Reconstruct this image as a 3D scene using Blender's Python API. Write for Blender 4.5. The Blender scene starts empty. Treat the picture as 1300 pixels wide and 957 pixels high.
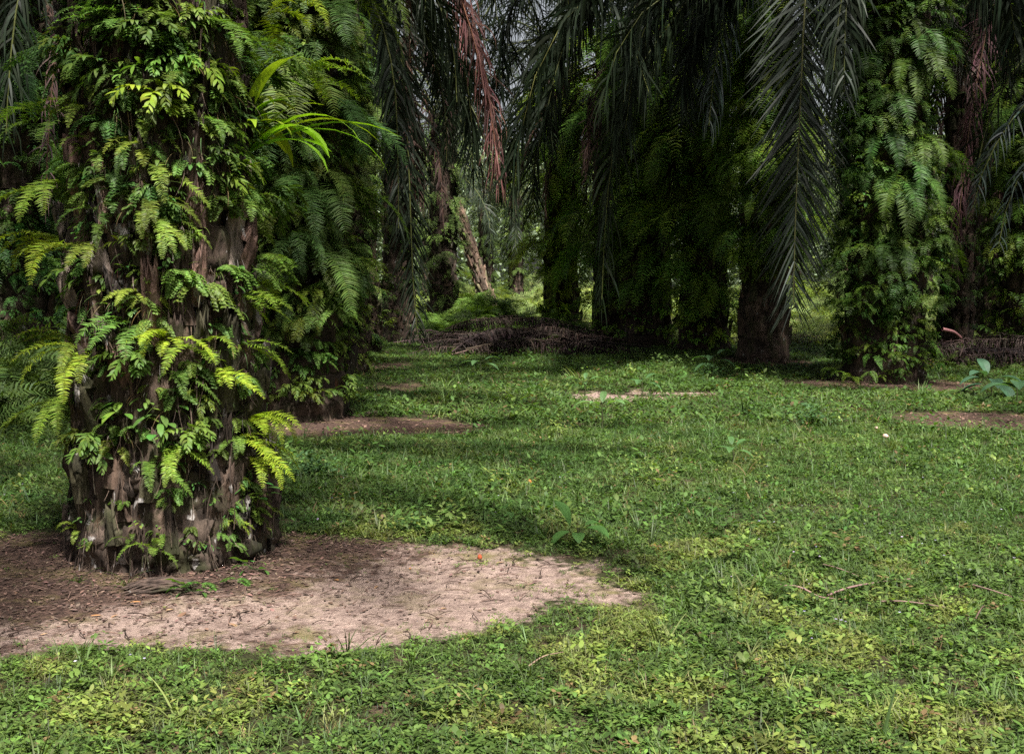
import bpy, math, random
import numpy as np
from mathutils import Vector, noise as mnoise

random.seed(7)
RNG = np.random.default_rng(11)
R = math.radians
sc = bpy.context.scene
COL = sc.collection

# ------------------------------------------------------------------ camera
CAMH, FPX, PITCH = 1.55, 1450.0, math.atan(118.5 / 1450.0)
cam = bpy.data.objects.new('camera', bpy.data.cameras.new('camera'))
COL.objects.link(cam)
cam.location = (0, 0, CAMH)
cam.rotation_euler = (math.pi / 2 - PITCH, 0, 0)
cam.data.sensor_width = 36
cam.data.lens = 36 * FPX / 1300
cam.data.clip_end = 2000
sc.camera = cam


def at(px, py, d):
    """world point seen at photograph pixel (px,py) at depth d along +Y"""
    u, v = (px - 650) / FPX, (478.5 - py) / FPX
    c, s = math.cos(PITCH), math.sin(PITCH)
    D = np.array([u, c + v * s, -s + v * c])
    return np.array([0, 0, CAMH]) + D * (d / D[1])


def gnd(px, py):
    u, v = (px - 650) / FPX, (478.5 - py) / FPX
    c, s = math.cos(PITCH), math.sin(PITCH)
    D = np.array([u, c + v * s, -s + v * c])
    return D[:2] * (-CAMH / D[2])


# ------------------------------------------------------------------ noise
_T = np.random.default_rng(5).random((256, 256))


def vn(x, y, s=1.0, o=0):
    x = np.asarray(x, float) / s + 37.3 * o + 500
    y = np.asarray(y, float) / s + 91.7 * o + 500
    xi, yi = np.floor(x).astype(int), np.floor(y).astype(int)
    fx, fy = x - xi, y - yi
    fx, fy = fx * fx * (3 - 2 * fx), fy * fy * (3 - 2 * fy)
    g = lambda a, b: _T[a % 256, b % 256]
    return (g(xi, yi) * (1 - fx) + g(xi + 1, yi) * fx) * (1 - fy) + (g(xi, yi + 1) * (1 - fx) + g(xi + 1, yi + 1) * fx) * fy


def fbm(x, y, s=1.0, o=0, n=3):
    t, a, w = 0, 1, 0
    for i in range(n):
        t = t + a * vn(x, y, s / 2 ** i, o + i * 7)
        w += a
        a *= .55
    return t / w


# ------------------------------------------------------------------ geometry buffer
def nrm(a):
    return a / np.maximum(np.linalg.norm(a, axis=-1, keepdims=True), 1e-9)


class Buf:
    def __init__(s):
        s.v, s.f, s.c, s.n = [], [], [], 0

    def add(s, v, f, c):
        v = np.asarray(v, np.float32).reshape(-1, 3)
        c = np.broadcast_to(np.asarray(c, np.float32), v.shape) if np.ndim(c) < 2 else np.asarray(c, np.float32).reshape(-1, 3)
        s.v.append(v)
        s.f.append(np.asarray(f, np.int64).reshape(-1, 4) + s.n)
        s.c.append(c)
        s.n += len(v)

    def arrays(s):
        return np.concatenate(s.v), np.concatenate(s.f), np.concatenate(s.c)

    def strips(s, C, W, col):
        """C (n,k,3) centre lines, W (n,k,3) half width vectors, col (3,) / (n,3) / (n,k,3)"""
        n, k = C.shape[:2]
        V = np.stack([C - W, C + W], axis=2)  # n,k,2,3
        col = np.asarray(col, np.float32)
        if col.ndim == 1:
            col = np.broadcast_to(col, (n, k, 3))
        elif col.ndim == 2:
            col = np.broadcast_to(col[:, None], (n, k, 3))
        c = np.repeat(col[:, :, None], 2, axis=2)
        b = (np.arange(n) * k * 2)[:, None] + (np.arange(k - 1) * 2)[None]
        F = np.stack([b, b + 1, b + 3, b + 2], axis=-1)
        s.add(V.reshape(-1, 3), F.reshape(-1, 4), c.reshape(-1, 3))

    def tube(s, P, r, col, sides=5):
        P = np.asarray(P, float)
        m = len(P)
        r = np.asarray(r, float)
        r = np.full(m, float(r)) if r.ndim == 0 else np.interp(np.linspace(0, 1, m), np.linspace(0, 1, len(r)), r)
        T = nrm(np.gradient(P, axis=0))
        ref = np.array([0.31, 0.2, 0.93]) if abs(T[0, 2]) < .8 else np.array([1., .1, 0.1])
        A = nrm(np.cross(T, ref))
        B = np.cross(T, A)
        a = np.linspace(0, 2 * math.pi, sides, endpoint=False)
        V = P[:, None] + r[:, None, None] * (np.cos(a)[None, :, None] * A[:, None] + np.sin(a)[None, :, None] * B[:, None])
        F = []
        for i in range(m - 1):
            for j in range(sides):
                j2 = (j + 1) % sides
                F.append((i * sides + j, i * sides + j2, (i + 1) * sides + j2, (i + 1) * sides + j))
        s.add(V.reshape(-1, 3), F, col)

    def inst(s, T, pos, rot, scl, tint, tilt=None):
        """merge many copies of template T=(v,f,c); rot about z; tint (n,3); scl (n,) or (n,3)"""
        v, f, c = T
        n = len(pos)
        if n == 0:
            return
        scl = np.asarray(scl, float)
        if scl.ndim == 1:
            scl = scl[:, None]
        V = v[None] * scl[:, None, :]
        if tilt is not None:
            ct, st = np.cos(tilt)[:, None], np.sin(tilt)[:, None]
            x, z = V[..., 0].copy(), V[..., 2].copy()
            V = np.stack([x * ct + z * st, V[..., 1], -x * st + z * ct], -1)
        cr, sr = np.cos(rot)[:, None], np.sin(rot)[:, None]
        X = V[..., 0] * cr - V[..., 1] * sr
        Y = V[..., 0] * sr + V[..., 1] * cr
        V = np.stack([X, Y, V[..., 2]], -1) + np.asarray(pos)[:, None, :]
        F = f[None] + (np.arange(n) * len(v))[:, None, None]
        C = np.clip(c[None] * np.asarray(tint)[:, None, :], 0, 1)
        s.add(V.reshape(-1, 3), F.reshape(-1, 4), C.reshape(-1, 3))

    def mesh(s, name, mat, smooth=True):
        v, f, c = s.arrays()
        me = bpy.data.meshes.new(name)
        me.vertices.add(len(v))
        me.vertices.foreach_set('co', v.astype(np.float32).ravel())
        me.loops.add(len(f) * 4)
        me.loops.foreach_set('vertex_index', f.astype(np.int32).ravel())
        me.polygons.add(len(f))
        me.polygons.foreach_set('loop_start', (np.arange(len(f)) * 4).astype(np.int32))
        me.polygons.foreach_set('use_smooth', np.full(len(f), smooth))
        at_ = me.color_attributes.new('Col', 'FLOAT_COLOR', 'POINT')
        at_.data.foreach_set('color', np.concatenate([c, np.ones((len(c), 1))], 1).astype(np.float32).ravel())
        me.materials.append(mat)
        me.update(calc_edges=True)
        return me


def link(name, me, parent=None, loc=(0, 0, 0), rz=0, scale=1.0, color=None, **props):
    o = bpy.data.objects.new(name, me)
    COL.objects.link(o)
    o.location = loc
    o.rotation_euler = (0, 0, rz)
    o.scale = (scale,) * 3 if np.isscalar(scale) else scale
    if parent:
        o.parent = parent
    if color is not None:
        o.color = (*color, 1)
    for k, v in props.items():
        o[k] = v
    return o


# ------------------------------------------------------------------ materials
def newmat(name):
    m = bpy.data.materials.new(name)
    m.use_nodes = True
    nt = m.node_tree
    nt.nodes.clear()
    return m, nt


def N(nt, t, **kw):
    n = nt.nodes.new(t)
    for k, v in kw.items():
        if k in n.inputs:
            n.inputs[k].default_value = v
        else:
            setattr(n, k, v)
    return n


def leafmat(name, rough=.45, trans=.3, spec=.5, var=.25, tint=(1.3, 1.35, .5), obj_tint=True):
    m, nt = newmat(name)
    L = nt.links.new
    out = N(nt, 'ShaderNodeOutputMaterial')
    at_ = N(nt, 'ShaderNodeAttribute', attribute_name='Col')
    oi = N(nt, 'ShaderNodeObjectInfo')
    mul = N(nt, 'ShaderNodeMix', data_type='RGBA', blend_type='MULTIPLY')
    mul.inputs[0].default_value = 1
    L(at_.outputs['Color'], mul.inputs[6])
    if obj_tint:
        L(oi.outputs['Color'], mul.inputs[7])
    else:
        mul.inputs[7].default_value = (1, 1, 1, 1)
    tc = N(nt, 'ShaderNodeTexCoord')
    nz = N(nt, 'ShaderNodeTexNoise', Scale=9.0, Detail=3.0)
    L(tc.outputs['Object'], nz.inputs['Vector'])
    hs = N(nt, 'ShaderNodeHueSaturation')
    mr = N(nt, 'ShaderNodeMapRange')
    mr.inputs[1].default_value = .3
    mr.inputs[2].default_value = .7
    mr.inputs[3].default_value = 1 - var
    mr.inputs[4].default_value = 1 + var
    L(nz.outputs['Fac'], mr.inputs[0])
    L(mr.outputs[0], hs.inputs['Value'])
    L(mul.outputs[2], hs.inputs['Color'])
    p = N(nt, 'ShaderNodeBsdfPrincipled', Roughness=rough)
    p.inputs['Specular IOR Level'].default_value = spec
    L(hs.outputs[0], p.inputs['Base Color'])
    if trans > 0:
        t = N(nt, 'ShaderNodeBsdfTranslucent')
        tm = N(nt, 'ShaderNodeMix', data_type='RGBA', blend_type='MULTIPLY')
        tm.inputs[0].default_value = 1
        tm.inputs[7].default_value = (*tint, 1)
        L(hs.outputs[0], tm.inputs[6])
        L(tm.outputs[2], t.inputs['Color'])
        mx = N(nt, 'ShaderNodeMixShader', Fac=trans)
        L(p.outputs[0], mx.inputs[1])
        L(t.outputs[0], mx.inputs[2])
        L(mx.outputs[0], out.inputs[0])
    else:
        L(p.outputs[0], out.inputs[0])
    return m


M_FERN = leafmat('fern_leaf', .55, .35, .25)
M_FROND = leafmat('palm_leaflet', .5, .10, .16, tint=(1.2, 1.3, .7))
M_DEAD = leafmat('dead_leaflet', .8, .08, .2, tint=(1.2, 1, .7))
M_GRASS = leafmat('lawn_leaf', .55, .35, .3, obj_tint=False)
M_LITTER = leafmat('litter_bits', .85, .0, .15, obj_tint=False)


def bark(name='palm_bark', lo=.655, lic=(.20, .19, .17, 1), rs=1.0):
    m, nt = newmat(name)
    L = nt.links.new
    out = N(nt, 'ShaderNodeOutputMaterial')
    p = N(nt, 'ShaderNodeBsdfPrincipled', Roughness=.85)
    p.inputs['Specular IOR Level'].default_value = .25
    at_ = N(nt, 'ShaderNodeAttribute', attribute_name='Col')
    tc = N(nt, 'ShaderNodeTexCoord')
    mp = N(nt, 'ShaderNodeMapping')
    mp.inputs['Scale'].default_value = (1, 1, .22)
    L(tc.outputs['Object'], mp.inputs[0])
    nf = N(nt, 'ShaderNodeTexNoise', Scale=26.0, Detail=6.0, Roughness=.65)
    L(mp.outputs[0], nf.inputs['Vector'])
    nb = N(nt, 'ShaderNodeTexNoise', Scale=5.0, Detail=4.0, Roughness=.6)
    L(tc.outputs['Object'], nb.inputs['Vector'])
    mr = N(nt, 'ShaderNodeMapRange')
    mr.inputs[1].default_value = .3
    mr.inputs[2].default_value = .7
    mr.inputs[3].default_value = .35
    mr.inputs[4].default_value = 1.6
    L(nf.outputs['Fac'], mr.inputs[0])
    mul = N(nt, 'ShaderNodeMix', data_type='RGBA', blend_type='MULTIPLY')
    mul.inputs[0].default_value = 1
    L(at_.outputs['Color'], mul.inputs[6])
    cc = N(nt, 'ShaderNodeCombineColor')
    for i in range(3):
        L(mr.outputs[0], cc.inputs[i])
    L(cc.outputs[0], mul.inputs[7])
    # moss
    rm = N(nt, 'ShaderNodeValToRGB')
    rm.color_ramp.elements[0].position = .52
    rm.color_ramp.elements[1].position = .66
    L(nb.outputs['Fac'], rm.inputs[0])
    moss = N(nt, 'ShaderNodeMix', data_type='RGBA')
    moss.inputs[7].default_value = (.028, .036, .010, 1)
    mm = N(nt, 'ShaderNodeMath', operation='MULTIPLY')
    mm.inputs[1].default_value = .6
    L(rm.outputs[0], mm.inputs[0])
    L(mm.outputs[0], moss.inputs[0])
    L(mul.outputs[2], moss.inputs[6])
    # lichen
    nl = N(nt, 'ShaderNodeTexNoise', Scale=11.0, Detail=5.0, Roughness=.55)
    mp2 = N(nt, 'ShaderNodeMapping')
    mp2.inputs['Location'].default_value = (3.1, 1.7, 9.2)
    mp2.inputs['Scale'].default_value = (1, 1, .6)
    L(tc.outputs['Object'], mp2.inputs[0])
    L(mp2.outputs[0], nl.inputs['Vector'])
    rl = N(nt, 'ShaderNodeValToRGB')
    rl.color_ramp.elements[0].position = lo
    rl.color_ramp.elements[1].position = lo + .03
    L(nl.outputs['Fac'], rl.inputs[0])
    ml = N(nt, 'ShaderNodeMix', data_type='RGBA')
    ml.inputs[7].default_value = lic
    L(rl.outputs[0], ml.inputs[0])
    L(moss.outputs[2], ml.inputs[6])
    L(ml.outputs[2], p.inputs['Base Color'])
    bp = N(nt, 'ShaderNodeBump', Strength=.9, Distance=.03)
    L(nf.outputs['Fac'], bp.inputs['Height'])
    L(bp.outputs[0], p.inputs['Normal'])
    L(p.outputs[0], out.inputs[0])
    return m


M_BARK = bark()
M_BARK_OLD = bark('old_ragged_bark', .62, (.25, .23, .215, 1))


def groundmat():
    m, nt = newmat('lawn_and_bare_soil')
    L = nt.links.new
    out = N(nt, 'ShaderNodeOutputMaterial')
    p = N(nt, 'ShaderNodeBsdfPrincipled', Roughness=.95)
    p.inputs['Specular IOR Level'].default_value = .15
    at_ = N(nt, 'ShaderNodeAttribute', attribute_name='Col')  # r bare, g litter, b sandy
    sep = N(nt, 'ShaderNodeSeparateColor')
    L(at_.outputs['Color'], sep.inputs[0])
    tc = N(nt, 'ShaderNodeTexCoord')

    def noise(scale, det=5, loc=(0, 0, 0), rough=.6):
        mp = N(nt, 'ShaderNodeMapping')
        mp.inputs['Location'].default_value = loc
        L(tc.outputs['Object'], mp.inputs[0])
        n = N(nt, 'ShaderNodeTexNoise', Scale=scale, Detail=det, Roughness=rough)
        L(mp.outputs[0], n.inputs['Vector'])
        return n.outputs['Fac']

    def ramp(src, a, b, ca=(0, 0, 0, 1), cb=(1, 1, 1, 1)):
        r = N(nt, 'ShaderNodeValToRGB')
        r.color_ramp.elements[0].position, r.color_ramp.elements[1].position = a, b
        r.color_ramp.elements[0].color, r.color_ramp.elements[1].color = ca, cb
        L(src, r.inputs[0])
        return r.outputs[0]

    def mix(f, a, b):
        x = N(nt, 'ShaderNodeMix', data_type='RGBA')
        for s_, i in ((f, 0), (a, 6), (b, 7)):
            if isinstance(s_, tuple):
                x.inputs[i].default_value = s_
            else:
                L(s_, x.inputs[i])
        return x.outputs[2]

    sand = ramp(noise(14, 8, rough=.7), .3, .7, (.15, .10, .085, 1), (.50, .37, .31, 1))
    dark = ramp(noise(30, 6, (4, 2, 1)), .35, .65, (.035, .022, .018, 1), (.14, .085, .065, 1))
    add = N(nt, 'ShaderNodeMath', operation='ADD')
    L(sep.outputs[1], add.inputs[0])
    n2 = N(nt, 'ShaderNodeMath', operation='MULTIPLY_ADD')
    n2.inputs[1].default_value = 1.7
    n2.inputs[2].default_value = -.85
    L(noise(7, 6, (9, 9, 0), .75), n2.inputs[0])
    L(n2.outputs[0], add.inputs[1])
    lit = ramp(add.outputs[0], .38, .62)
    bare = mix(lit, sand, dark)
    peb = ramp(noise(90, 3, (2, 7, 0)), .62, .68)
    bare = mix(peb, bare, (.075, .05, .04, 1))
    turf = ramp(noise(18, 6, (1, 5, 0)), .35, .65, (.022, .02, .010, 1), (.055, .06, .02, 1))
    turf = mix(ramp(noise(5, 5, (6, 1, 0)), .52, .64), turf, (.10, .065, .045, 1))
    a2 = N(nt, 'ShaderNodeMath', operation='ADD')
    n3 = N(nt, 'ShaderNodeMath', operation='MULTIPLY_ADD')
    n3.inputs[1].default_value = .8
    n3.inputs[2].default_value = -.4
    L(noise(20, 5, (3, 3, 3)), n3.inputs[0])
    L(sep.outputs[0], a2.inputs[0])
    L(n3.outputs[0], a2.inputs[1])
    f = ramp(a2.outputs[0], .4, .55)
    gm = ramp(noise(3.5, 6, (8, 4, 2), .7), .5, .62)
    mf = N(nt, 'ShaderNodeMath', operation='MULTIPLY')
    L(gm, mf.inputs[0])
    L(sep.outputs[2], mf.inputs[1])
    bare = mix(mf.outputs[0], bare, (.17, .15, .05, 1))
    L(mix(f, turf, bare), p.inputs['Base Color'])
    bp = N(nt, 'ShaderNodeBump', Strength=1.0, Distance=.035)
    hh = N(nt, 'ShaderNodeMath', operation='ADD')
    L(noise(22, 8, rough=.75), hh.inputs[0])
    L(noise(80, 4), hh.inputs[1])
    L(hh.outputs[0], bp.inputs['Height'])
    L(bp.outputs[0], p.inputs['Normal'])
    L(p.outputs[0], out.inputs[0])
    return m


M_GROUND = groundmat()

# ------------------------------------------------------------------ palms' places
PALMS = dict(
    A=(-1.98, 6.62), B=(at(368, 500, 13.6)[0], 13.6), C=(at(418, 450, 20)[0], 20.0), D=(at(450, 450, 25.5)[0], 25.5),
    E=(at(712, 430, 33)[0], 33.0), F=(at(776, 440, 30)[0], 30.0), G=(at(824, 440, 28)[0], 28.0), H=(at(893, 440, 25.8)[0], 25.8),
    I=(at(968, 440, 22.6)[0], 22.6), J=(at(1122, 440, 18.6)[0], 18.6))

# ------------------------------------------------------------------ bare soil
BARE = []  # cx, cy, rx, ry, noise, litter, strength


def patch(px0, px1, py0, py1, lit=.3, st=1.0):
    a, b = gnd((px0 + px1) / 2, py0), gnd((px0 + px1) / 2, py1)
    cy = (a[1] + b[1]) / 2
    BARE.append(((px0 + px1) / 2 / FPX * cy - 650 / FPX * cy, cy, (px1 - px0) / 2 / FPX * cy, max((a[1] - b[1]) / 2, .12), lit, st))


BARE.append((-2.17, 5.88, 2.74, 1.2, .26, 1.0))
patch(250, 590, 527, 552, 1., 1.0)
patch(420, 575, 484, 499, .95, .8)
patch(445, 545, 455, 466, .95, .7)
patch(730, 890, 494, 507, .0, .5)
patch(985, 1230, 479, 494, 1.05, .8)
patch(1135, 1400, 524, 548, .72, 1.0)
patch(905, 1030, 455, 467, .8, .9)
patch(-60, 90, 505, 530, .3, .6)


def bare(x, y):
    d = np.zeros_like(x)
    l = np.zeros_like(x)
    n1 = (fbm(x, y, .9, 1) - .5) * .55 + (fbm(x, y, .26, 4) - .5) * .62 + (fbm(x, y * .6, 1.7, 14) - .5) * 1.5 * np.clip((y - 7.5) / 2, 0, 1)
    for cx, cy, rx, ry, lt, st in BARE:
        q = np.sqrt(((x - cx) / rx) ** 2 + ((y - cy) / ry) ** 2)
        e = min(ry, .5)
        v = np.clip(.5 + (1 - q) * ry / e * .9 + n1, 0, 1) * np.clip(st + (1 - st) * n1 * 4, 0, 1)
        l = np.where(v > d, lt, l)
        d = np.maximum(d, v)
    return d, l


def gz(x, y):
    b, _ = bare(x, y)
    return (fbm(x, y, 1.6, 9) - .5) * .05 + (fbm(x, y, 6, 3) - .5) * .12 * np.clip((y - 8) / 10, 0, 1) - .02 * b


def axis(lo, hi, step, far_lo, far_hi):
    a = list(np.arange(lo, hi, step))
    s, x = step, a[-1]
    while x < far_hi:
        s *= 1.22
        x += s
        a.append(x)
    s, x, pre = step, lo, []
    while x > far_lo:
        s *= 1.22
        x -= s
        pre.append(x)
    return np.array(pre[::-1] + a)


gx, gy = axis(-6, 6, .05, -400, 400), axis(2.5, 22, .055, -400, 400)
X, Y = np.meshgrid(gx, gy)
b_, l_ = bare(X, Y)
Z = gz(X, Y)
r_A = np.hypot(X - PALMS['A'][0], Y - PALMS['A'][1])
l_ = l_ + np.clip(1.15 - (r_A - .5) / .95, 0, 1) * .65 + (fbm(X, Y, .7, 18) - .42) * 1.3 - np.clip(X + .9, 0, 2) * .5 * (r_A < 4)
l_ = l_ + np.clip(.55 - np.abs(Y - 6.9) / .5, 0, 1) * .35 * (r_A < 4)
for k, (x, y) in PALMS.items():
    if k != 'A':
        q = np.hypot(X - x, Y - y)
        b_ = np.maximum(b_, np.clip(1.35 - q / 1.1, 0, 1))
g = Buf()
ny, nx = X.shape
idx = np.arange(ny * nx).reshape(ny, nx)
F = np.stack([idx[:-1, :-1], idx[:-1, 1:], idx[1:, 1:], idx[1:, :-1]], -1)
g.add(np.stack([X, Y, Z], -1), F.reshape(-1, 4), np.stack([b_, l_, np.clip(1.35 - b_, 0, .8) * (b_ > .3)], -1).reshape(-1, 3))
link('ground', g.mesh('ground', M_GROUND), kind='structure', label='plantation floor of turf and bare sandy soil rings')


# ------------------------------------------------------------------ leaf makers
def resample(P, ts):
    P = np.asarray(P, float)
    s = np.r_[0, np.cumsum(np.linalg.norm(np.diff(P, axis=0), axis=1))]
    s /= s[-1]
    return np.stack([np.interp(ts, s, P[:, i]) for i in range(3)], -1)


def bez(pts, m=40):
    """smooth curve through points (Catmull-Rom)"""
    P = np.asarray(pts, float)
    P = np.vstack([2 * P[0] - P[1], P, 2 * P[-1] - P[-2]])
    out = []
    for i in range(1, len(P) - 2):
        for t in np.linspace(0, 1, max(3, m // (len(P) - 3)), endpoint=False):
            a, b, c, d = P[i - 1], P[i], P[i + 1], P[i + 2]
            out.append(.5 * ((2 * b) + (c - a) * t + (2 * a - 5 * b + 4 * c - d) * t * t + (3 * b - a - 3 * c + d) * t ** 3))
    out.append(P[-2])
    return np.array(out)


def arc(az, e0, e1, length, m=24, p=1.3, bend=0.0, o=(0, 0, 0)):
    t = np.linspace(0, 1, m)
    el = R(e0) + (R(e1) - R(e0)) * t ** p
    a = R(az) + R(bend) * t
    d = np.stack([np.cos(el) * np.cos(a), np.cos(el) * np.sin(a), np.sin(el)], -1) * length / (m - 1)
    P = np.cumsum(d, axis=0) - d[0]
    return P + np.array(o)


LOD = 0   # 1: coarser pinnae for plants that stand far away
RSEG = 18


def pinnate(buf, P, n, L, w, ang=55, droop=.3, col=(.05, .09, .03), t0=.08, prof=None, k=4, side=None, lift=.25,
            rach=.004, rcol=None, jit=.12, cj=.18, roll=.25, tipang=None, lobed=False, miss=0.0, ends=1.0, rg=random):
    rn = np.random.default_rng(rg.randrange(1 << 30))
    if LOD:
        n, w, k = max(4, int(n * .5)), w * 1.8, 2
    ts = np.linspace(t0, .995, n)
    C = resample(P, ts)
    T = nrm(resample(P, np.clip(ts + .01, 0, 1)) - resample(P, ts - .01))
    if side is None:
        h = P[-1] - P[0]
        side = nrm(np.cross(np.array([h[0], h[1], 0]) + 1e-6, [0, 0, 1.]))
    S = np.broadcast_to(side, (n, 3))
    S = nrm(S - T * (S * T).sum(-1, keepdims=True))
    Nf = nrm(np.cross(S, T))  # upper face of the frond
    if prof is None:
        prof = lambda t: np.sin(np.pi * np.clip(.18 + .80 * t, 0, 1)) ** .6
    tt = (ts - t0) / (1 - t0)
    for sg in (-1, 1):
        a = R(ang) if tipang is None else R(ang) + (R(tipang) - R(ang)) * tt
        a = a + rn.normal(0, jit, n)
        lf = lift + rn.normal(0, roll, n)
        d0 = nrm(sg * S * np.sin(a)[:, None] + T * np.cos(a)[:, None] + Nf * lf[:, None])
        l = L * prof(tt) * (1 + rn.normal(0, .06, n))
        l = np.where(rn.random(n) < miss, l * .25, l)
        pts, ws = [C], []
        q = C
        g0 = droop * (1 + rn.normal(0, .38, n))
        for j in range(k):
            gq = np.clip(g0 * (j + .4) / k * 1.6, 0, .97)[:, None]
            d = nrm(d0 * (1 - gq) + np.array([0, 0, -1.]) * gq)
            q = q + d * (l / k)[:, None]
            pts.append(q)
        Cc = np.stack(pts, 1)
        Tl = nrm(np.gradient(Cc, axis=1))
        Nl = np.repeat(Nf[:, None], k + 1, 1) + S[:, None] * rn.normal(0, .35, (n, 1, 1))
        W = nrm(np.cross(Tl, Nl))
        u = np.linspace(0, 1, k + 1)
        wp = np.clip((1 - u) ** .7 * 1.0, .03, 1) * np.clip(.45 + u * 3.5, 0, 1)
        if lobed:
            wp = np.clip(np.sin(np.pi * np.clip(u * .93 + .07, 0, 1)) ** .75, .04, 1)
        ws = (w / 2 * wp)[None, :, None] * W * np.clip(prof(tt), .35, 1)[:, None, None]
        cc = np.asarray(col)[None] * (1 + rn.normal(0, cj, (n, 1))) * (1 + rn.normal(0, .06, (n, 3)))
        buf.strips(Cc, ws, np.clip(cc, .002, 1))
    rc = rcol if rcol is not None else tuple(np.array(col) * np.array([1.2, 1.0, .8]))
    if LOD and RSEG < 5:
        return
    Pr = resample(P, np.linspace(0, 1, RSEG))
    buf.tube(Pr, np.linspace(rach, rach * .25, RSEG), rc, 4 if RSEG > 10 else 3)


def simple_leaf(buf, o, az, el, L, w, col, droop=40, k=4, fold=0.0, p=1.0, shape='oval', tube=0):
    P = arc(az, el, el - droop, L, k + 1, p, o=o)
    h = np.array([math.cos(R(az)), math.sin(R(az)), 0])
    S = np.cross(h, [0, 0, 1.])
    u = np.linspace(0, 1, k + 1)
    if shape == 'oval':
        wp = np.clip(np.sin(np.pi * np.clip(u * .94 + .05, 0, 1)) ** .8, .05, 1)
    else:
        wp = np.clip((1 - u) ** .6 * np.clip(.5 + u * 3, 0, 1), .04, 1)
    W = (wp * w / 2)[:, None] * S[None]
    buf.strips(P[None], W[None], col)
    return P


# ---- fern plants (local X = away from the trunk, Z up)
def fern_plant(kind, seed):
    rg = random.Random(seed)
    b = Buf()
    U = rg.uniform
    if kind == 'sword':      # small bright sword fern, stiff arching fronds
        for i in range(rg.randint(4, 7)):
            L = U(.2, .52)
            P = arc(U(-80, 80), U(0, 60), U(-92, -30), L, 16, U(.8, 1.3), U(-35, 35))
            pinnate(b, P, int(30 * L / .35), .058, .0135, 72, .22, (.12, .19, .03), .1, k=3, rach=.0016, rg=rg, roll=.15, lobed=False)
    elif kind == 'oak':      # broad lobed blades
        for i in range(rg.randint(4, 7)):
            L = U(.16, .32)
            P = arc(U(-75, 75), U(0, 60), U(-85, -40), L, 14, 1.1, U(-25, 25))
            pinnate(b, P, rg.randint(7, 12), .075, .021, 52, .4, (.090, .145, .024), .22, k=4, rach=.0018, rg=rg, lobed=True, tipang=30)
    elif kind == 'giant':    # long hanging fronds
        for i in range(rg.randint(4, 6)):
            L = U(.75, 1.25)
            P = arc(U(-70, 70), U(0, 50), U(-92, -78), L, 22, .75, U(-20, 20))
            a = np.arctan2(P[-1][1], P[-1][0])
            pinnate(b, P, int(40 * L), .19, .026, 68, .25, (.066, .115, .024), .1, k=3, rach=.0035, rg=rg, roll=.12, jit=.07)
    elif kind == 'medium':
        for i in range(rg.randint(5, 8)):
            L = U(.35, .7)
            P = arc(U(-80, 80), U(0, 55), U(-90, -55), L, 16, .95, U(-25, 25))
            pinnate(b, P, int(44 * L), .105, .020, 66, .3, (.080, .13, .026), .1, k=3, rach=.0026, rg=rg, roll=.18)
    elif kind == 'lace':     # finely cut
        for i in range(rg.randint(4, 6)):
            L = U(.18, .34)
            P = arc(U(-75, 75), U(-10, 50), U(-88, -50), L, 12, 1.0, U(-25, 25))
            n = 9
            ts = np.linspace(.25, .97, n)
            C = resample(P, ts)
            h = nrm(P[-1] - P[0])
            S = nrm(np.cross(h, [0, 0, 1.]))
            b.tube(P, .0015, (.06, .08, .02), 4)
            for j in range(n):
                for sg in (-1, 1):
                    l = .09 * (1 - .75 * ts[j])
                    d = nrm(sg * S * .85 + h * .5)
                    Q = C[j] + np.linspace(0, 1, 5)[:, None] * d * l + np.array([0, 0, -1]) * (np.linspace(0, 1, 5)[:, None] ** 2) * l * .3
                    pinnate(b, Q, 4, .026, .011, 55, .1, (.09, .16, .03), .12, k=2, side=h, rach=.0008, rg=rg, roll=.1, lobed=True)
    elif kind == 'strap':    # rosette of long undivided leaves
        for i in range(rg.randint(12, 16)):
            L = U(.25, .55)
            simple_leaf(b, (0, 0, 0), U(-85, 85), U(20, 85), L, U(.028, .05), (.13 * U(.8, 1.2), .21 * U(.85, 1.2), .03), U(50, 110), 9, p=1.6)
    elif kind == 'broadleaf':  # small broad shiny leaves on short stalks
        for i in range(rg.randint(7, 12)):
            az, el = U(-85, 85), U(-30, 60)
            s = U(.05, .14)
            o = np.array([math.cos(R(el)) * math.cos(R(az)), math.cos(R(el)) * math.sin(R(az)), math.sin(R(el))]) * s
            b.tube(np.array([[0, 0, 0], o * .6, o]), .0015, (.06, .08, .03), 4)
            simple_leaf(b, o, az + U(-30, 30), U(-20, 30), U(.06, .12), U(.028, .045), (.08 * U(.7, 1.3), .15 * U(.8, 1.2), .03), U(30, 70), 5)
    elif kind == 'grassy':   # thin ribbon leaves
        for i in range(rg.randint(9, 15)):
            L = U(.12, .36)
            c = (.08, .14, .03) if rg.random() < .75 else (.13, .10, .05)
            simple_leaf(b, (0, 0, 0), U(-80, 80), U(-10, 70), L, U(.006, .012), np.array(c) * U(.7, 1.3), U(70, 130), 7, p=1.1, shape='blade')
    elif kind == 'roots':    # hanging dead rootlets and dried fronds
        for i in range(16):
            L = U(.08, .3)
            P = arc(U(-80, 80), U(-70, 10), U(-100, -80), L, 6, .6)
            b.strips(P[None], np.cross(P[-1] - P[0], [.3, .8, .1])[None, None] / L * U(.001, .003) * np.ones((1, 6, 1)), (.06 * U(.5, 1.6), .035, .022))
    return b


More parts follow.
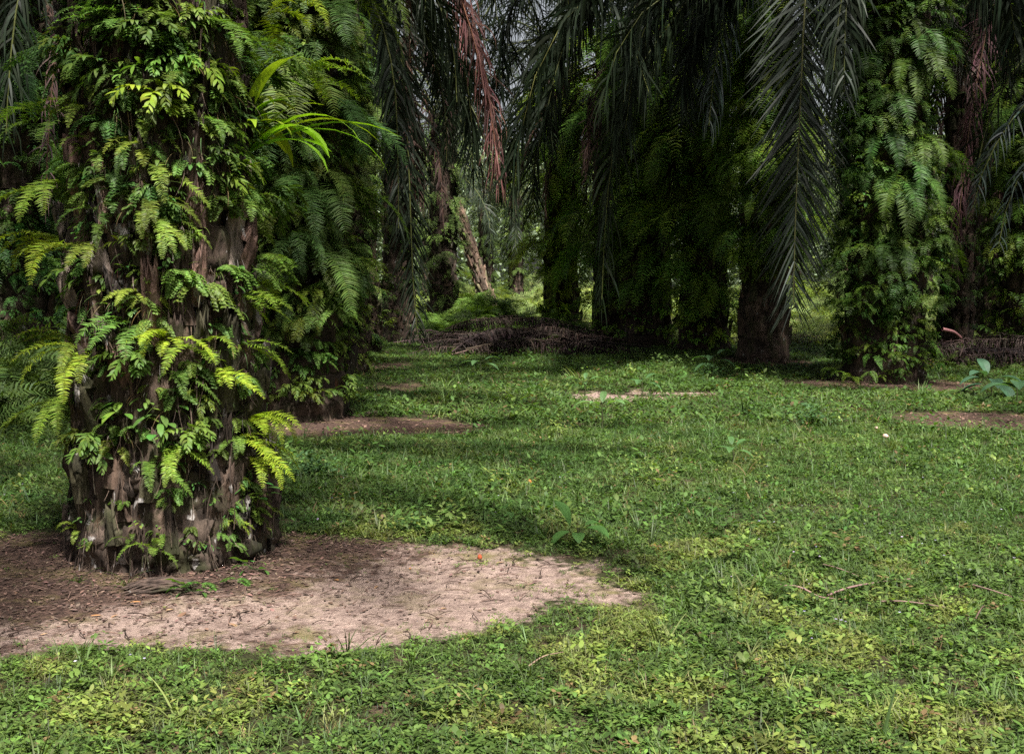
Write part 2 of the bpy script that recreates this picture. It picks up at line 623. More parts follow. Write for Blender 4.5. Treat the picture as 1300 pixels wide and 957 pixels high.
FERN, FERNL = {}, {}
RSEG = 8
for kd, nv in (('sword', 5), ('oak', 5), ('giant', 5), ('medium', 5), ('lace', 3), ('strap', 2), ('broadleaf', 4), ('roots', 3), ('grassy', 3)):
    FERN[kd] = []
    for i in range(nv):
        bb = fern_plant(kd, hash((len(kd), i * 13)) % 9999 + i)
        FERN[kd].append((bb.mesh('fern_' + kd, M_FERN if kd != 'roots' else M_DEAD), bb.arrays()))
        LOD, RSEG = 1, 4
        FERNL.setdefault(kd, []).append((None, fern_plant(kd, hash((len(kd), i * 13)) % 9999 + i).arrays()))
        LOD, RSEG = 0, 8
RSEG = 18


# ---- palm fronds (local X = outward)
def palm_frond(seed, e0, e1, L, dead=False, n=92, leaf=.85, p=1.1, hero=None, col=None, droop=None, ang=54, side=None, w=.055, tipang=32, rcol=None, stalk=.12, miss=0.06, lift=.12, jit=.17, k=4):
    rg = random.Random(seed)
    b = Buf()
    P = arc(0, e0, e1, L, 40, p, rg.uniform(-14, 14)) if hero is None else bez(hero, 50)
    c = col if col is not None else ((.015, .023, .010) if not dead else (.065, .042, .033))  # living fronds coloured near black, canopy shade put into the colour
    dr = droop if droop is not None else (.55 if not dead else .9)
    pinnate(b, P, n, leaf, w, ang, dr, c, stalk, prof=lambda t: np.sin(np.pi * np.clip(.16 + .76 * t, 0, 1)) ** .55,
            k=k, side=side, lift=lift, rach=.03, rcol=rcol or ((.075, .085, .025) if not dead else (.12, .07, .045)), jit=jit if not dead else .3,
            cj=.25, roll=.3, rg=rg, tipang=tipang, miss=miss)
    return b


FR = []
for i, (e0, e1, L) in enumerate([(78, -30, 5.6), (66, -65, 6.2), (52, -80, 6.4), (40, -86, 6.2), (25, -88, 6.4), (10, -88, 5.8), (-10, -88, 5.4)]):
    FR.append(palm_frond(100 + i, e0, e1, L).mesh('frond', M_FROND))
FRD = [palm_frond(200 + i, *a, dead=True, n=70, leaf=.6, miss=.2, p=.6).mesh('dead_frond', M_DEAD) for i, a in enumerate([(-5, -88, 4.6), (-30, -90, 5.0), (-45, -89, 4.2)])]


# ------------------------------------------------------------------ trunks
def rad_at(r0, z):
    return r0 * (1 + .30 * math.exp(-max(z, 0) / .55) - .10 * min(z / 3, 1))


def trunk_mesh(r0, h, seed, detail=64, hero=False, lean=(0, 0), tone=1.0):
    rg = random.Random(seed)
    b = Buf()
    zs = np.r_[np.linspace(-.12, min(h, 3.6), int(detail * 1.9)), np.linspace(min(h, 3.6), h, max(4, int((h - 3.6) * 8)))[1:]]
    th = np.linspace(0, 2 * math.pi, detail, endpoint=False)
    TH, ZZ = np.meshgrid(th, zs)
    flare = 1 + .0 * ZZ + .30 * np.exp(-np.clip(ZZ, 0, 9) / .55) - .10 * np.clip(ZZ / 3, 0, 1)
    flare -= .10 * np.exp(-((ZZ - .02) / .07) ** 2)
    rr = r0 * flare
    # old leaf scars in a spiral, rows of lumps
    u = TH / (2 * math.pi) * 8
    vv = ZZ / .27
    row = np.floor(vv)
    fu = (u + row * .5) % 1 - .5
    fv = vv - row - .5
    lump = np.clip(1 - (fu * 1.75) ** 2, 0, 1) * np.clip(1 - (fv * 1.7 - .1) ** 4, 0, 1)
    rr = rr + .065 * np.clip(ZZ / .8, .25, 1) * (lump - .4) * (.55 + .9 * fbm(TH * 4 + seed, ZZ * 3, 1.0, 2))
    o = np.random.default_rng(seed).random() * 50
    n3 = np.zeros_like(rr)
    X_, Y_ = np.cos(TH), np.sin(TH)
    flat = [(a, c, z) for a, c, z in zip(X_.ravel(), Y_.ravel(), ZZ.ravel())]
    n3 = np.array([mnoise.fractal((a * 2.2 + o, c * 2.2, z * 2.2), .8, 2.0, 4) for a, c, z in flat]).reshape(rr.shape)
    n4 = np.array([mnoise.noise((a * 9 + o, c * 9, z * 2.5 + 3)) for a, c, z in flat]).reshape(rr.shape)
    rr = rr + .055 * n3 + .022 * n4 * (ZZ > .2)
    cx, cy = lean[0] * ZZ, lean[1] * ZZ
    base = np.array([.040, .027, .020]) * tone
    col = base[None, None] * (1 + .5 * n3[..., None])
    lowdark = np.clip(1 - ZZ / .25, 0, 1)[..., None]
    b_tan = np.clip(n4 * 2.2 + n3 - .05, 0, 1)[..., None] * .8
    col = col * (1 - b_tan) + np.array([.11, .075, .055]) * tone * b_tan
    idx = np.arange(rr.size).reshape(rr.shape)
    F = np.stack([idx[:-1], np.roll(idx[:-1], -1, 1), np.roll(idx[1:], -1, 1), idx[1:]], -1)
    b.add(np.stack([cx + rr * X_, cy + rr * Y_, ZZ], -1), F.reshape(-1, 4), np.clip(col, .003, 1).reshape(-1, 3))

    def slab(t, z, L, w, d, out, c, split=0.0):
        """a stump of an old leaf stalk, clasping the trunk and leaning outwards"""
        k, m = (16, 13) if hero else (9, 9)
        uu = np.linspace(0, 1, k)
        ang = np.linspace(-1, 1, m)
        V = []
        rb = r0 * (1 + .30 * math.exp(-max(z, 0) / .55) - .10 * min(z / 3, 1)) + .01
        for i_, q in enumerate(uu):
            zz = z + q * L
            ww = w * (1 - .42 * q) * (1 + .08 * math.sin(q * 17 + z * 5))
            rad = rb + out * q ** 1.4
            for a in ang:
                bulge = d * math.sqrt(max(0, 1 - a * a)) * (1 - .3 * q)
                jag = (mnoise.noise((a * 3 + z, t * 3, zz * 4)) * .030 + mnoise.noise((a * 9 + z, t * 3, zz * 9)) * .012)
                r_ = rad + bulge + jag - (.03 if abs(a) > .9 else 0)
                tt = t + a * ww / 2 / rad
                zt = zz + (mnoise.noise((a * 5 + t, z, 1)) * .22 * q ** 3)
                V.append((lean[0] * zz + r_ * math.cos(tt), lean[1] * zz + r_ * math.sin(tt), zt))
        # cap row curling back to the trunk
        for a in ang:
            tt = t + a * w * .5 * .58 / (rb + out)
            r_ = rb - .03
            V.append((lean[0] * (z + L) + r_ * math.cos(tt), lean[1] * (z + L) + r_ * math.sin(tt), z + L * .96))
        Fq = [(i * m + j, i * m + j + 1, (i + 1) * m + j + 1, (i + 1) * m + j) for i in range(k) for j in range(m - 1)]
        cc = np.array([np.array(c) * (1 + .35 * mnoise.noise((v[0] * 12, v[1] * 12, v[2] * 3))) for v in V])
        b.add(V, Fq, np.clip(cc, .003, 1))

    zz_, i = (.10 if hero else .32), 0
    while zz_ < h - .1:
        t = i * 2.39996 + rg.uniform(-.2, .2)
        front = math.cos(t + math.pi / 2) > 0
        c = [(.050, .033, .024), (.070, .045, .032), (.028, .020, .015), (.045, .04, .022)][rg.randrange(4)]
        if hero and .9 < zz_ < 2.2 and rg.random() < .38:
            c = [(.15, .09, .07), (.12, .08, .058), (.20, .155, .13)][rg.randrange(3)]
        c = tuple(np.array(c) * tone)
        if hero:
            low = zz_ < .6
            slab(t, zz_, rg.uniform(.12, .25) if low else rg.uniform(.14, .55), rg.uniform(.06, .2), rg.uniform(.015, .06), rg.uniform(-.01, .05 if low else .11), np.array(c) * rg.uniform(.6, 1.7))
        else:
            slab(t, zz_, rg.uniform(.22, .5), rg.uniform(.12, .24), rg.uniform(.03, .06), rg.uniform(.0, .10), c)
        zz_ += rg.uniform(.006, .018) if hero else rg.uniform(.03, .06)
        i += 1
    # swollen knobs of old leaf bases and root mass at the foot
    for i in range(170 if hero else 0):
        t, z = rg.uniform(0, 2 * math.pi), rg.uniform(.0, .95)
        rx, rz = rg.uniform(.02, .10), rg.uniform(.03, .12)
        r_ = r0 * (1 + .30 * math.exp(-max(z, 0) / .55)) - .03
        m, k = 12, 9
        V, c = [], []
        cb = np.array([.045, .032, .024]) * rg.uniform(.5, 1.5)
        for j in range(k + 1):
            for i2 in range(m):
                a_, p_ = 2 * math.pi * i2 / m, math.pi * j / k
                dx, dy, dz = math.sin(p_) * math.cos(a_), math.sin(p_) * math.sin(a_), math.cos(p_)
                e = 1 + .8 * mnoise.noise((dx * 1.6 + i, dy * 1.6, dz * 1.6 + z * 9)) + .3 * mnoise.noise((dx * 5 + i, dy * 5, dz * 5))
                lt_, ln_ = dx * rx * e, dy * rx * .75 * e
                V.append(((r_ + ln_) * math.cos(t) - lt_ * math.sin(t), (r_ + ln_) * math.sin(t) + lt_ * math.cos(t), z + dz * rz * e))
                c.append(cb * (1 + .4 * mnoise.noise((dx * 4, dy * 4, dz * 4 + i))))
        b.add(V, [(j * m + i2, j * m + (i2 + 1) % m, (j + 1) * m + (i2 + 1) % m, (j + 1) * m + i2) for j in range(k) for i2 in range(m)], np.clip(c, .003, 1))
    for i in range(2600 if hero else 0):   # hanging fibres of the rotting leaf bases
        t, z = rg.uniform(0, 2 * math.pi), rg.uniform(.12, 3.9)
        L = rg.uniform(.04, .22)
        r_ = rad_at(r0, z) + rg.uniform(.0, .11)
        dt, dr_ = rg.uniform(-.12, .12), rg.uniform(-.03, .05)
        q = np.linspace(0, 1, 4)
        P = np.stack([(r_ + dr_ * q) * np.cos(t + dt * q * q) + lean[0] * z, (r_ + dr_ * q) * np.sin(t + dt * q * q), z - L * q + (0 if rg.random() < .7 else 1) * 2 * L * q], -1)
        wv = np.array([-math.sin(t), math.cos(t), 0]) * rg.uniform(.0012, .004)
        b.strips(P[None], (wv[None] * (1 - .7 * q)[:, None])[None], np.array([.085, .06, .045]) * rg.uniform(.3, 1.8))
    nR = 130 if hero else 90
    for i in range(nR):
        t = rg.uniform(0, 2 * math.pi)
        z = rg.uniform(.0, .26) ** 1.0
        r_ = r0 * rg.uniform(1.06, 1.2)
        L = z + .06
        P = np.array([[r_ * math.cos(t), r_ * math.sin(t), z], [(r_ + .05) * math.cos(t), (r_ + .05) * math.sin(t), z * .5], [(r_ + .08) * math.cos(t + .05), (r_ + .08) * math.sin(t + .05), -.05]])
        b.tube(P, rg.uniform(.0015, .006), np.array([.04, .026, .02]) * rg.uniform(.4, 1.6), 4)
    return b




LAB = {}
used_first = {}


def palm(key, x, y, r0, h, label, group, nfern, fern_mix, stuff_mix, fronds=22, dead=4, seed=0, tint=(1, 1, 1), fz=(.2, 6.0),
         lean=(0, 0), hero=False, tone=1.0, dens=lambda z: 1.0, nstuff=500, detail=48, fscale=1.0, bias=.75, gap=False, crown_scale=1.0, giant_z=2.2):
    rg = random.Random(seed * 77 + 5)
    z0 = float(gz(np.array([x]), np.array([y]))[0])
    root = link('oil_palm', None, loc=(x, y, z0), label=label, category='palm tree', group=group)
    root['category'] = 'palm tree'
    tm = trunk_mesh(r0, h, seed + 3, detail, hero, lean, tone)
    link('trunk', tm.mesh('trunk', M_BARK_OLD if hero else M_BARK), root)
    face = math.atan2(-y, -x)

    def spot():
        while True:
            t = face + rg.gauss(0, .85) if rg.random() < bias else rg.uniform(-math.pi, math.pi)
            z = rg.uniform(*fz)
            if gap:   # bare streaks of trunk between the ferns
                q = float(fbm(np.array([t * r0 * 1.0]), np.array([z * .6]), .16, 13, 2)[0])
                if q < (.43 if .8 < z < 2.0 and math.cos(t - face - .1) > .75 else .34) and z < 2.8:
                    continue
            if rg.random() < dens(z):
                return t, z

    def kindat(mix, z):
        ks, ws = zip(*[(k, w_) for k, w_ in mix if not (k == 'giant' and z < giant_z * rg.uniform(.7, 1.3)) and not (k == 'medium' and z < 1.3 * rg.uniform(.7, 1.3))])
        return rg.choices(ks, ws)[0]

    def tintf():
        g_ = rg.uniform(.6, 1.35)
        yl = rg.uniform(.8, 1.25)
        return (tint[0] * g_ * yl, tint[1] * g_, tint[2] * g_ / yl)

    for i in range(nfern):
        t, z = spot()
        kd = kindat(fern_mix, z)
        me, _ = rg.choice(FERN[kd])
        s = rg.uniform(.75, 1.25) * fscale * (min(1, .5 + z / 1.6) if hero else 1)
        r_ = rad_at(r0, z) + .03
        o = link('fern', me, root, (lean[0] * z + r_ * math.cos(t), lean[1] * z + r_ * math.sin(t), z), t + rg.uniform(-.35, .35), s, tintf())
        o.rotation_euler[1] = rg.uniform(-.25, .25)
    if nstuff:
        sb = Buf()
        by = {}
        for i in range(nstuff):
            t, z = spot()
            kd = kindat(stuff_mix, z)
            vi = rg.randrange(len(FERN[kd]))
            by.setdefault((kd, vi), []).append((t, z, rg.uniform(.55, 1.1) * fscale * (min(1, .42 + z / 2.4) if hero else 1), tintf()))
        for (kd, vi), L_ in by.items():
            t = np.array([q[0] for q in L_])
            z = np.array([q[1] for q in L_])
            r_ = np.array([rad_at(r0, q) for q in z]) + .01
            if y > 12:
                r_ = r_ + np.clip(fbm(t * .6 + 5 * seed, z * .6, .5, 3) - .42, 0, 1) * 1.3
            pos = np.stack([lean[0] * z + r_ * np.cos(t), lean[1] * z + r_ * np.sin(t), z], -1)
            sb.inst((FERNL if y > 15 or kd == 'lace' else FERN)[kd][vi][1], pos, t + RNG.uniform(-.5, .5, len(t)), np.array([q[2] for q in L_]), np.array([q[3] for q in L_]), RNG.uniform(-.3, .3, len(t)))
        link('fern_growth', sb.mesh('fern_growth', M_FERN), root, kind='stuff')
    # crown
    top = (lean[0] * h, lean[1] * h)
    for i in range(fronds):
        j = min(len(FR) - 1, int(i / fronds * len(FR)))
        t = i * 2.39996 + seed + rg.uniform(-.2, .2)
        g_ = rg.uniform(.7, 1.3)
        o = link('frond', FR[j], root, (top[0] + .25 * math.cos(t), top[1] + .25 * math.sin(t), h - .15 * j / 2), t, rg.uniform(.88, 1.1) * crown_scale, (g_, g_, g_ * rg.uniform(.9, 1.2)))
        o.rotation_euler[1] = rg.uniform(-.1, .1)
    for i in range(dead):
        t = rg.uniform(0, 6.28)
        g_ = rg.uniform(.35, 1.1)
        link('dead_frond', rg.choice(FRD), root, (top[0] + .3 * math.cos(t), top[1] + .3 * math.sin(t), h - .6), t, rg.uniform(.8, 1.1) * crown_scale, (g_, g_ * .92, g_ * .95), label='withered brown frond hanging down the trunk')
    return root


ROOTS = {}
near_mix = [('sword', 5), ('oak', 3), ('lace', 2), ('broadleaf', 1.5), ('grassy', 2.5)]
near_stuff = [('sword', 1.0), ('oak', .8), ('lace', 3), ('broadleaf', 3.0), ('grassy', 4), ('roots', 8)]
mid_mix = [('giant', 4), ('medium', 4), ('sword', 1.5), ('oak', 1)]
mid_stuff = [('medium', 4), ('sword', 2), ('oak', 3), ('lace', 2), ('broadleaf', 2), ('roots', 1)]
far_stuff = [('giant', 3), ('medium', 6), ('oak', 4), ('broadleaf', 1), ('roots', 1)]


def densA(z):
    # sparse on the foot of the trunk, bare streak in the middle, thick above
    return .6 if z < .45 else .6 if z < 1.0 else .5 if z < 1.9 else 1.0


ROOTS['A'] = palm('A', *PALMS['A'], .45, 7.6, 'huge ferny palm trunk standing in the pale bare soil, nearest the lawn edge', None, 62, near_mix, near_stuff,
                  fronds=18, dead=0, seed=1, fz=(.12, 3.9), hero=True, detail=150, dens=densA, nstuff=1500, fscale=.8, tone=.85, gap=True, lean=(-.012, 0), tint=(1.0, 1.0, 1.0), bias=.7)

G1 = 'fern covered oil palms flanking the grass lane'
ROOTS['B'] = palm('B', *PALMS['B'], .58, 8.6, 'fern draped palm directly behind the huge trunk in the bare soil', G1, 95, mid_mix, mid_stuff,
                  fronds=22, dead=3, seed=2, fz=(.25, 5.6), nstuff=650, lean=(.006, 0), tint=(1.05, 1.05, 1), giant_z=1.7)
ROOTS['C'] = palm('C', *PALMS['C'], .55, 8.4, 'ferny palm mostly hidden, second behind the huge trunk along the lane', G1, 45, mid_mix, mid_stuff, seed=3, fz=(.2, 6.5), nstuff=350)
ROOTS['D'] = palm('D', *PALMS['D'], .5, 8.3, 'dark ferny palm, third behind the huge trunk along the lane', G1, 30, mid_mix, mid_stuff, seed=4, fz=(.2, 7), nstuff=250)
ROOTS['J'] = palm('J', *PALMS['J'], .56, 8.8, 'wide fern wrapped palm to the right of the big hanging frond', G1, 98, [('giant', 5), ('medium', 5), ('oak', 3), ('sword', 2)], mid_stuff,
                  fronds=20, dead=0, seed=5, fz=(.08, 7.2), nstuff=1300, tint=(.80, .92, .75), fscale=.82, giant_z=2.7)
ROOTS['I'] = palm('I', *PALMS['I'], .42, 8.8, 'palm with a bare brown foot just behind the big hanging frond', G1, 60, mid_mix, far_stuff,
                  fronds=14, dead=1, seed=6, fz=(1.5, 8), nstuff=550, dens=lambda z: .3 if z < 2 else 1, tone=1.3, tint=(1.6, 1.6, .9))
ROOTS['H'] = palm('H', *PALMS['H'], .48, 8.6, 'ferny palm left of the one with the bare brown foot', G1, 60, mid_mix, far_stuff, fronds=14, dead=2, seed=7, fz=(.2, 8), nstuff=280, tint=(2.0, 2.1, 1.3), fscale=1.5)  # tint raised to brighten ferns in shade, as on the next two palms
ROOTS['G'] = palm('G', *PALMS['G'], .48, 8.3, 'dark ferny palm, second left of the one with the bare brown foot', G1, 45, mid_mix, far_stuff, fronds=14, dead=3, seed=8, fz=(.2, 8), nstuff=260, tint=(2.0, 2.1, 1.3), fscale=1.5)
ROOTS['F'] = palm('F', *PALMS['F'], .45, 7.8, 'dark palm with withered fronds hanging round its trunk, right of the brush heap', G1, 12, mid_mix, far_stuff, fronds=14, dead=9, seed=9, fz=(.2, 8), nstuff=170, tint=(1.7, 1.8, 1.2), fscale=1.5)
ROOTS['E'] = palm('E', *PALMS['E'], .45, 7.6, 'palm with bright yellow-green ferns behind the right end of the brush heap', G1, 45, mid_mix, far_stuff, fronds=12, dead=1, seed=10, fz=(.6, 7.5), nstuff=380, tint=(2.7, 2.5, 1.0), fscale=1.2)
# left edge and right edge
for k, px, d, r0, h, lab, tn, dd in (
        ('M', 22, 17.5, .5, 8.2, 'dark ferny palm beyond the left side of the huge trunk', (.7, .95, 1.), 3),
        ('O', 95, 24.5, .45, 8.0, 'palm half hidden behind the huge trunk, withered fronds round it', (.7, .9, .9), 5),
        ('L', 1300, 22.5, .45, 8.2, 'ferny palm cut by the right edge of the view', (1.2, 1.25, .8), 2),
        ('K', 1212, 25.5, .3, 8.0, 'slim dark palm behind the right hand brush heap', (.7, .8, .8), 6),
        ('Q', 1262, 29.0, .38, 8.0, 'dark palm behind the slim one over the right hand brush heap', (.7, .8, .8), 5),
        ('P', 506, 30.0, .36, 7.8, 'dark palm with dead fronds at the left end of the brush heap', (.7, .8, .8), 7)):
    PALMS[k] = (at(px, 440, d)[0], d)
    few = k in 'KQP'
    ROOTS[k] = palm(k, *PALMS[k], r0, h, lab, 'palms at the edges of the lane', 6 if few else 45, mid_mix, mid_stuff, fronds=18, dead=dd, seed=ord(k), fz=(.3, 7), nstuff=60 if few else 350, tint=tn)

# ------------------------------------------------------------------ hero fronds (parts of their palms)
DK, BL = (.013, .020, .010), (.030, .042, .036)  # first tone has the canopy shade painted into the leaflets


def hero(key, pts, leaf=.8, w=.045, n=100, dead=False, col=DK, droop=.5, ang=48, tipang=30, seed=1, label=None, rcol=None, lift=.1, jit=.15, side=(1, 0, 0), stalk=.02, k=5, miss=.06, start=True):
    root = ROOTS[key]
    o = np.array(root.location)
    P = [at(*p) for p in pts]
    if start:
        x, y = PALMS[key]
        hh = 8.3
        top = np.array([x, y, max(hh, P[0][2] + .1)])
        mid = (top + P[0]) / 2 + np.array([0, 0, .9])
        L0 = np.linalg.norm(P[0] - top)
        P = [top, mid] + P
        tot = sum(np.linalg.norm(P[i + 1] - P[i]) for i in range(len(P) - 1))
        stalk = min(.35, .3 * L0 / tot + .05)
    P = [p - o for p in P]
    S = nrm(np.array(side, float))
    b = palm_frond(seed, 0, 0, 1, dead=dead, n=n, leaf=leaf, hero=P, col=col, droop=droop, ang=ang, side=S, w=w, tipang=tipang, rcol=rcol, stalk=stalk, lift=lift, jit=jit, k=k, miss=miss)
    kw = {'label': label} if label else {}
    link('dead_frond' if dead else 'frond', b.mesh('frond', M_DEAD if dead else M_FROND), root, **kw)


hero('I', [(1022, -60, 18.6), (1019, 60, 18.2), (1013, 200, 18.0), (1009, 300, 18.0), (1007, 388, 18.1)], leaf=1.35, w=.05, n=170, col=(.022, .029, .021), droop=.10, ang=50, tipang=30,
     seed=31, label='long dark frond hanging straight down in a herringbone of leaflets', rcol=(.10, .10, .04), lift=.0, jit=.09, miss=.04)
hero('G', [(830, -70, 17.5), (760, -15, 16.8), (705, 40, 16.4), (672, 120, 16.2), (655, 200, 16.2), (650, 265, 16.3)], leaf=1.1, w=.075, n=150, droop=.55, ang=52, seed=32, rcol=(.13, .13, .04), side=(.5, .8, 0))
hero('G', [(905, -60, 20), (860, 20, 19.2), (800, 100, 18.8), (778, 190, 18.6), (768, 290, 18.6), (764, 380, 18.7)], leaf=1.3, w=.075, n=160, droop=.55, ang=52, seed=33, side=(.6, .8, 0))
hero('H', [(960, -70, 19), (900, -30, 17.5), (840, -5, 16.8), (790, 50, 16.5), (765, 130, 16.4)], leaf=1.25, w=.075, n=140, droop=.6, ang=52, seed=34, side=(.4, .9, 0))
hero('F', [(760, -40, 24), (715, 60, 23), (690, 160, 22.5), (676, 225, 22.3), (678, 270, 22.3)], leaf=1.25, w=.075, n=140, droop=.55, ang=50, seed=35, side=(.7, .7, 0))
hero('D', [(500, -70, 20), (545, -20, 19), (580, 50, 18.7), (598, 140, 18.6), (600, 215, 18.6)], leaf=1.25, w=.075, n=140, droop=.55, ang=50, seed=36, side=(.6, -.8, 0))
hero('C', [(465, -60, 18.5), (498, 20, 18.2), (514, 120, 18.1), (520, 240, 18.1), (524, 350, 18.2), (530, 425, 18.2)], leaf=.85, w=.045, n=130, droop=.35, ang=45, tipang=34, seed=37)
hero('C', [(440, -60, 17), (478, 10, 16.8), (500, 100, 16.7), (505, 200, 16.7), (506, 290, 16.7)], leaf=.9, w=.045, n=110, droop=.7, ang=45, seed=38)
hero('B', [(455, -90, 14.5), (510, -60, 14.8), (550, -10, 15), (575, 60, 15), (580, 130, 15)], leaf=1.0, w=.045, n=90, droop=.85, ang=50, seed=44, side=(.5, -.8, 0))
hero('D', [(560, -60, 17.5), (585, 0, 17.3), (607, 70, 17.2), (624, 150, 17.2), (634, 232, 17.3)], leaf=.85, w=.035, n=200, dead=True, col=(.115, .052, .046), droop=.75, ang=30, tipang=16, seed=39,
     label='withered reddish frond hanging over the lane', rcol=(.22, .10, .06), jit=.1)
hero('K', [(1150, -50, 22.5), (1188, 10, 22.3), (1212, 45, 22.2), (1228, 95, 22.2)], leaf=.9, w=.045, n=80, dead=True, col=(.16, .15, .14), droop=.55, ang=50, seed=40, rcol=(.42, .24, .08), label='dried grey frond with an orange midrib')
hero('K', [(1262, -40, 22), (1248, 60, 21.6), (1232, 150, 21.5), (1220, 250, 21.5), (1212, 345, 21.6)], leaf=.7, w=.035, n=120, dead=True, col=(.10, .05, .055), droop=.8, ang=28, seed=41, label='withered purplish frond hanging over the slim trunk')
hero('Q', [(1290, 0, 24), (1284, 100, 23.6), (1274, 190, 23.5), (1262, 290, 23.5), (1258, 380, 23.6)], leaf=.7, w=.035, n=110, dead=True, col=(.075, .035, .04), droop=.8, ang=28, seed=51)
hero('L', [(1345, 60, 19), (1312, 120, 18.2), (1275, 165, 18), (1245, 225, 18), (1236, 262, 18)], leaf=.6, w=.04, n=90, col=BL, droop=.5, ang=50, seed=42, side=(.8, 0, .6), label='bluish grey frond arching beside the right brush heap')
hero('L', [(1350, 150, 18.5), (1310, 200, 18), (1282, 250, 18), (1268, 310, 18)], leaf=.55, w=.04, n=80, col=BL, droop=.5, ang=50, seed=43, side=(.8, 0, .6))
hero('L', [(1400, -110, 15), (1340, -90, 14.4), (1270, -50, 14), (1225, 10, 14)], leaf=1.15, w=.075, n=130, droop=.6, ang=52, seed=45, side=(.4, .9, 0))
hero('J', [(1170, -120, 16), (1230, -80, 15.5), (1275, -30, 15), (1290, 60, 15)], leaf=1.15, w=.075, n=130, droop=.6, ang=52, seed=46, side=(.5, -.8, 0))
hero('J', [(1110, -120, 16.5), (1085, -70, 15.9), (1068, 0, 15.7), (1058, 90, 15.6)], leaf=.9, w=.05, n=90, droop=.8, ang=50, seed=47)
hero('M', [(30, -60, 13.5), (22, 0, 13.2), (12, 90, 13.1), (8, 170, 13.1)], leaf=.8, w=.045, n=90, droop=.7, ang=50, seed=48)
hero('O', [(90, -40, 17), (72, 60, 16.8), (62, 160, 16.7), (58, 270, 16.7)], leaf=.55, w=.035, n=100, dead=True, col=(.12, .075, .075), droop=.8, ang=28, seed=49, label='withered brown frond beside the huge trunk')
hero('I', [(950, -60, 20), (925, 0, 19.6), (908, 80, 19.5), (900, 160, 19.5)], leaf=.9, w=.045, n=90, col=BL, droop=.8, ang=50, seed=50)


rg = random.Random(404)
for i, (sx, dr, d_, key) in enumerate(((720, -1, 19, 'G'), (905, -1, 18, 'H'), (960, -1, 20, 'I'), (1190, 1, 19, 'L'), (480, -1, 21, 'D'), (700, 1, 17.5, 'G'))):
    w_ = rg.uniform(85, 150) * dr
    hero(key, [(sx, -75, d_), (sx + w_ * .45, -35 + rg.uniform(-10, 20), d_ - .5), (sx + w_ * .85, 35 + rg.uniform(-10, 30), d_ - .7), (sx + w_, 130 + rg.uniform(-20, 60), d_ - .7)],
         leaf=rg.uniform(1.1, 1.45), w=.085, n=150, droop=rg.uniform(.4, .7), ang=54, seed=500 + i, side=(.4, .9 * dr, 0), col=(.012, .018, .010))


# ------------------------------------------------------------------ placed ferns on the near trunk
def on_trunk(px, py):
    """where the view line through a photo pixel meets the near trunk"""
    cx, cy = PALMS['A']
    D = at(px, py, 1.0) - np.array([0, 0, CAMH])
    best = None
    for it in range(400):
        t = 5.2 + it * .006
        q = np.array([0, 0, CAMH]) + D * t
        r_ = rad_at(.45, q[2]) + .05
        d = math.hypot(q[0] - cx - (-.012 * q[2]), q[1] - cy)
        if d < r_:
            return q
        if best is None or d - r_ < best[0]:
            best = (d - r_, q)
    return best[1]


BR, YL, MG, DG = (1.35, 1.3, .9), (2.0, 1.7, .9), (.9, 1.0, 1.), (.6, .75, .9)
HERO_FERNS = [
    ('strap', 322, 195, 1.8, (2.2, 2.0, .9), 'rosette of long bright strap leaves'), ('strap', 312, 170, 1.5, YL, None),
    ('sword', 345, 20, 1.3, YL, None), ('sword', 395, 95, 1.1, BR, None), ('oak', 215, 80, 1.2, (1.1, 1.4, 1.2), None), ('oak', 250, 85, 1.1, BR, None), ('oak', 195, 130, 1.2, YL, None),
    ('oak', 145, 90, 1.2, MG, None), ('oak', 280, 220, 1.1, BR, None), ('oak', 285, 160, .9, BR, None), ('sword', 70, 240, 1.1, BR, None), ('sword', 85, 320, 1.15, YL, None),
    ('oak', 115, 355, 1.1, MG, None), ('sword', 75, 150, 1.2, MG, None), ('sword', 100, 445, 1.1, YL, None), ('sword', 85, 510, 1.0, BR, None), ('sword', 215, 435, .75, YL, None),
    ('sword', 250, 450, .95, BR, None), ('sword', 285, 480, .9, YL, None), ('sword', 305, 440, .9, BR, None), ('sword', 300, 560, 1.0, YL, None), ('sword', 325, 540, .9, YL, None),
    ('sword', 322, 590, .9, YL, None), ('sword', 312, 385, .95, BR, None), ('lace', 330, 330, 1.2, BR, None), ('sword', 325, 360, .9, BR, None), ('broadleaf', 160, 520, 1.2, BR, None),
    ('broadleaf', 205, 530, 1.2, MG, None), ('oak', 120, 560, .9, MG, None), ('sword', 190, 590, .7, MG, None), ('sword', 215, 570, .7, BR, None), ('oak', 165, 460, 1.0, MG, None),
    ('lace', 60, 60, 1.2, DG, None), ('oak', 340, 250, 1.2, MG, None), ('sword', 300, 60, 1.1, MG, None), ('sword', 260, 30, 1.0, MG, None), ('oak', 335, 90, 1.2, MG, None),
    ('broadleaf', 325, 620, 1.0, (.6, .9, .9), None),
]
for i, (kd, px, py, s, tn, lb) in enumerate(HERO_FERNS):
    q = on_trunk(px, py)
    root = ROOTS['A']
    l = q - np.array(root.location)
    t = math.atan2(l[1], l[0])
    me, _ = FERN[kd][i % len(FERN[kd])]
    kw = {'label': lb} if lb else {}
    link('fern', me, root, tuple(l - np.array([.03 * math.cos(t), .03 * math.sin(t), 0])), t, s, tn, **kw)

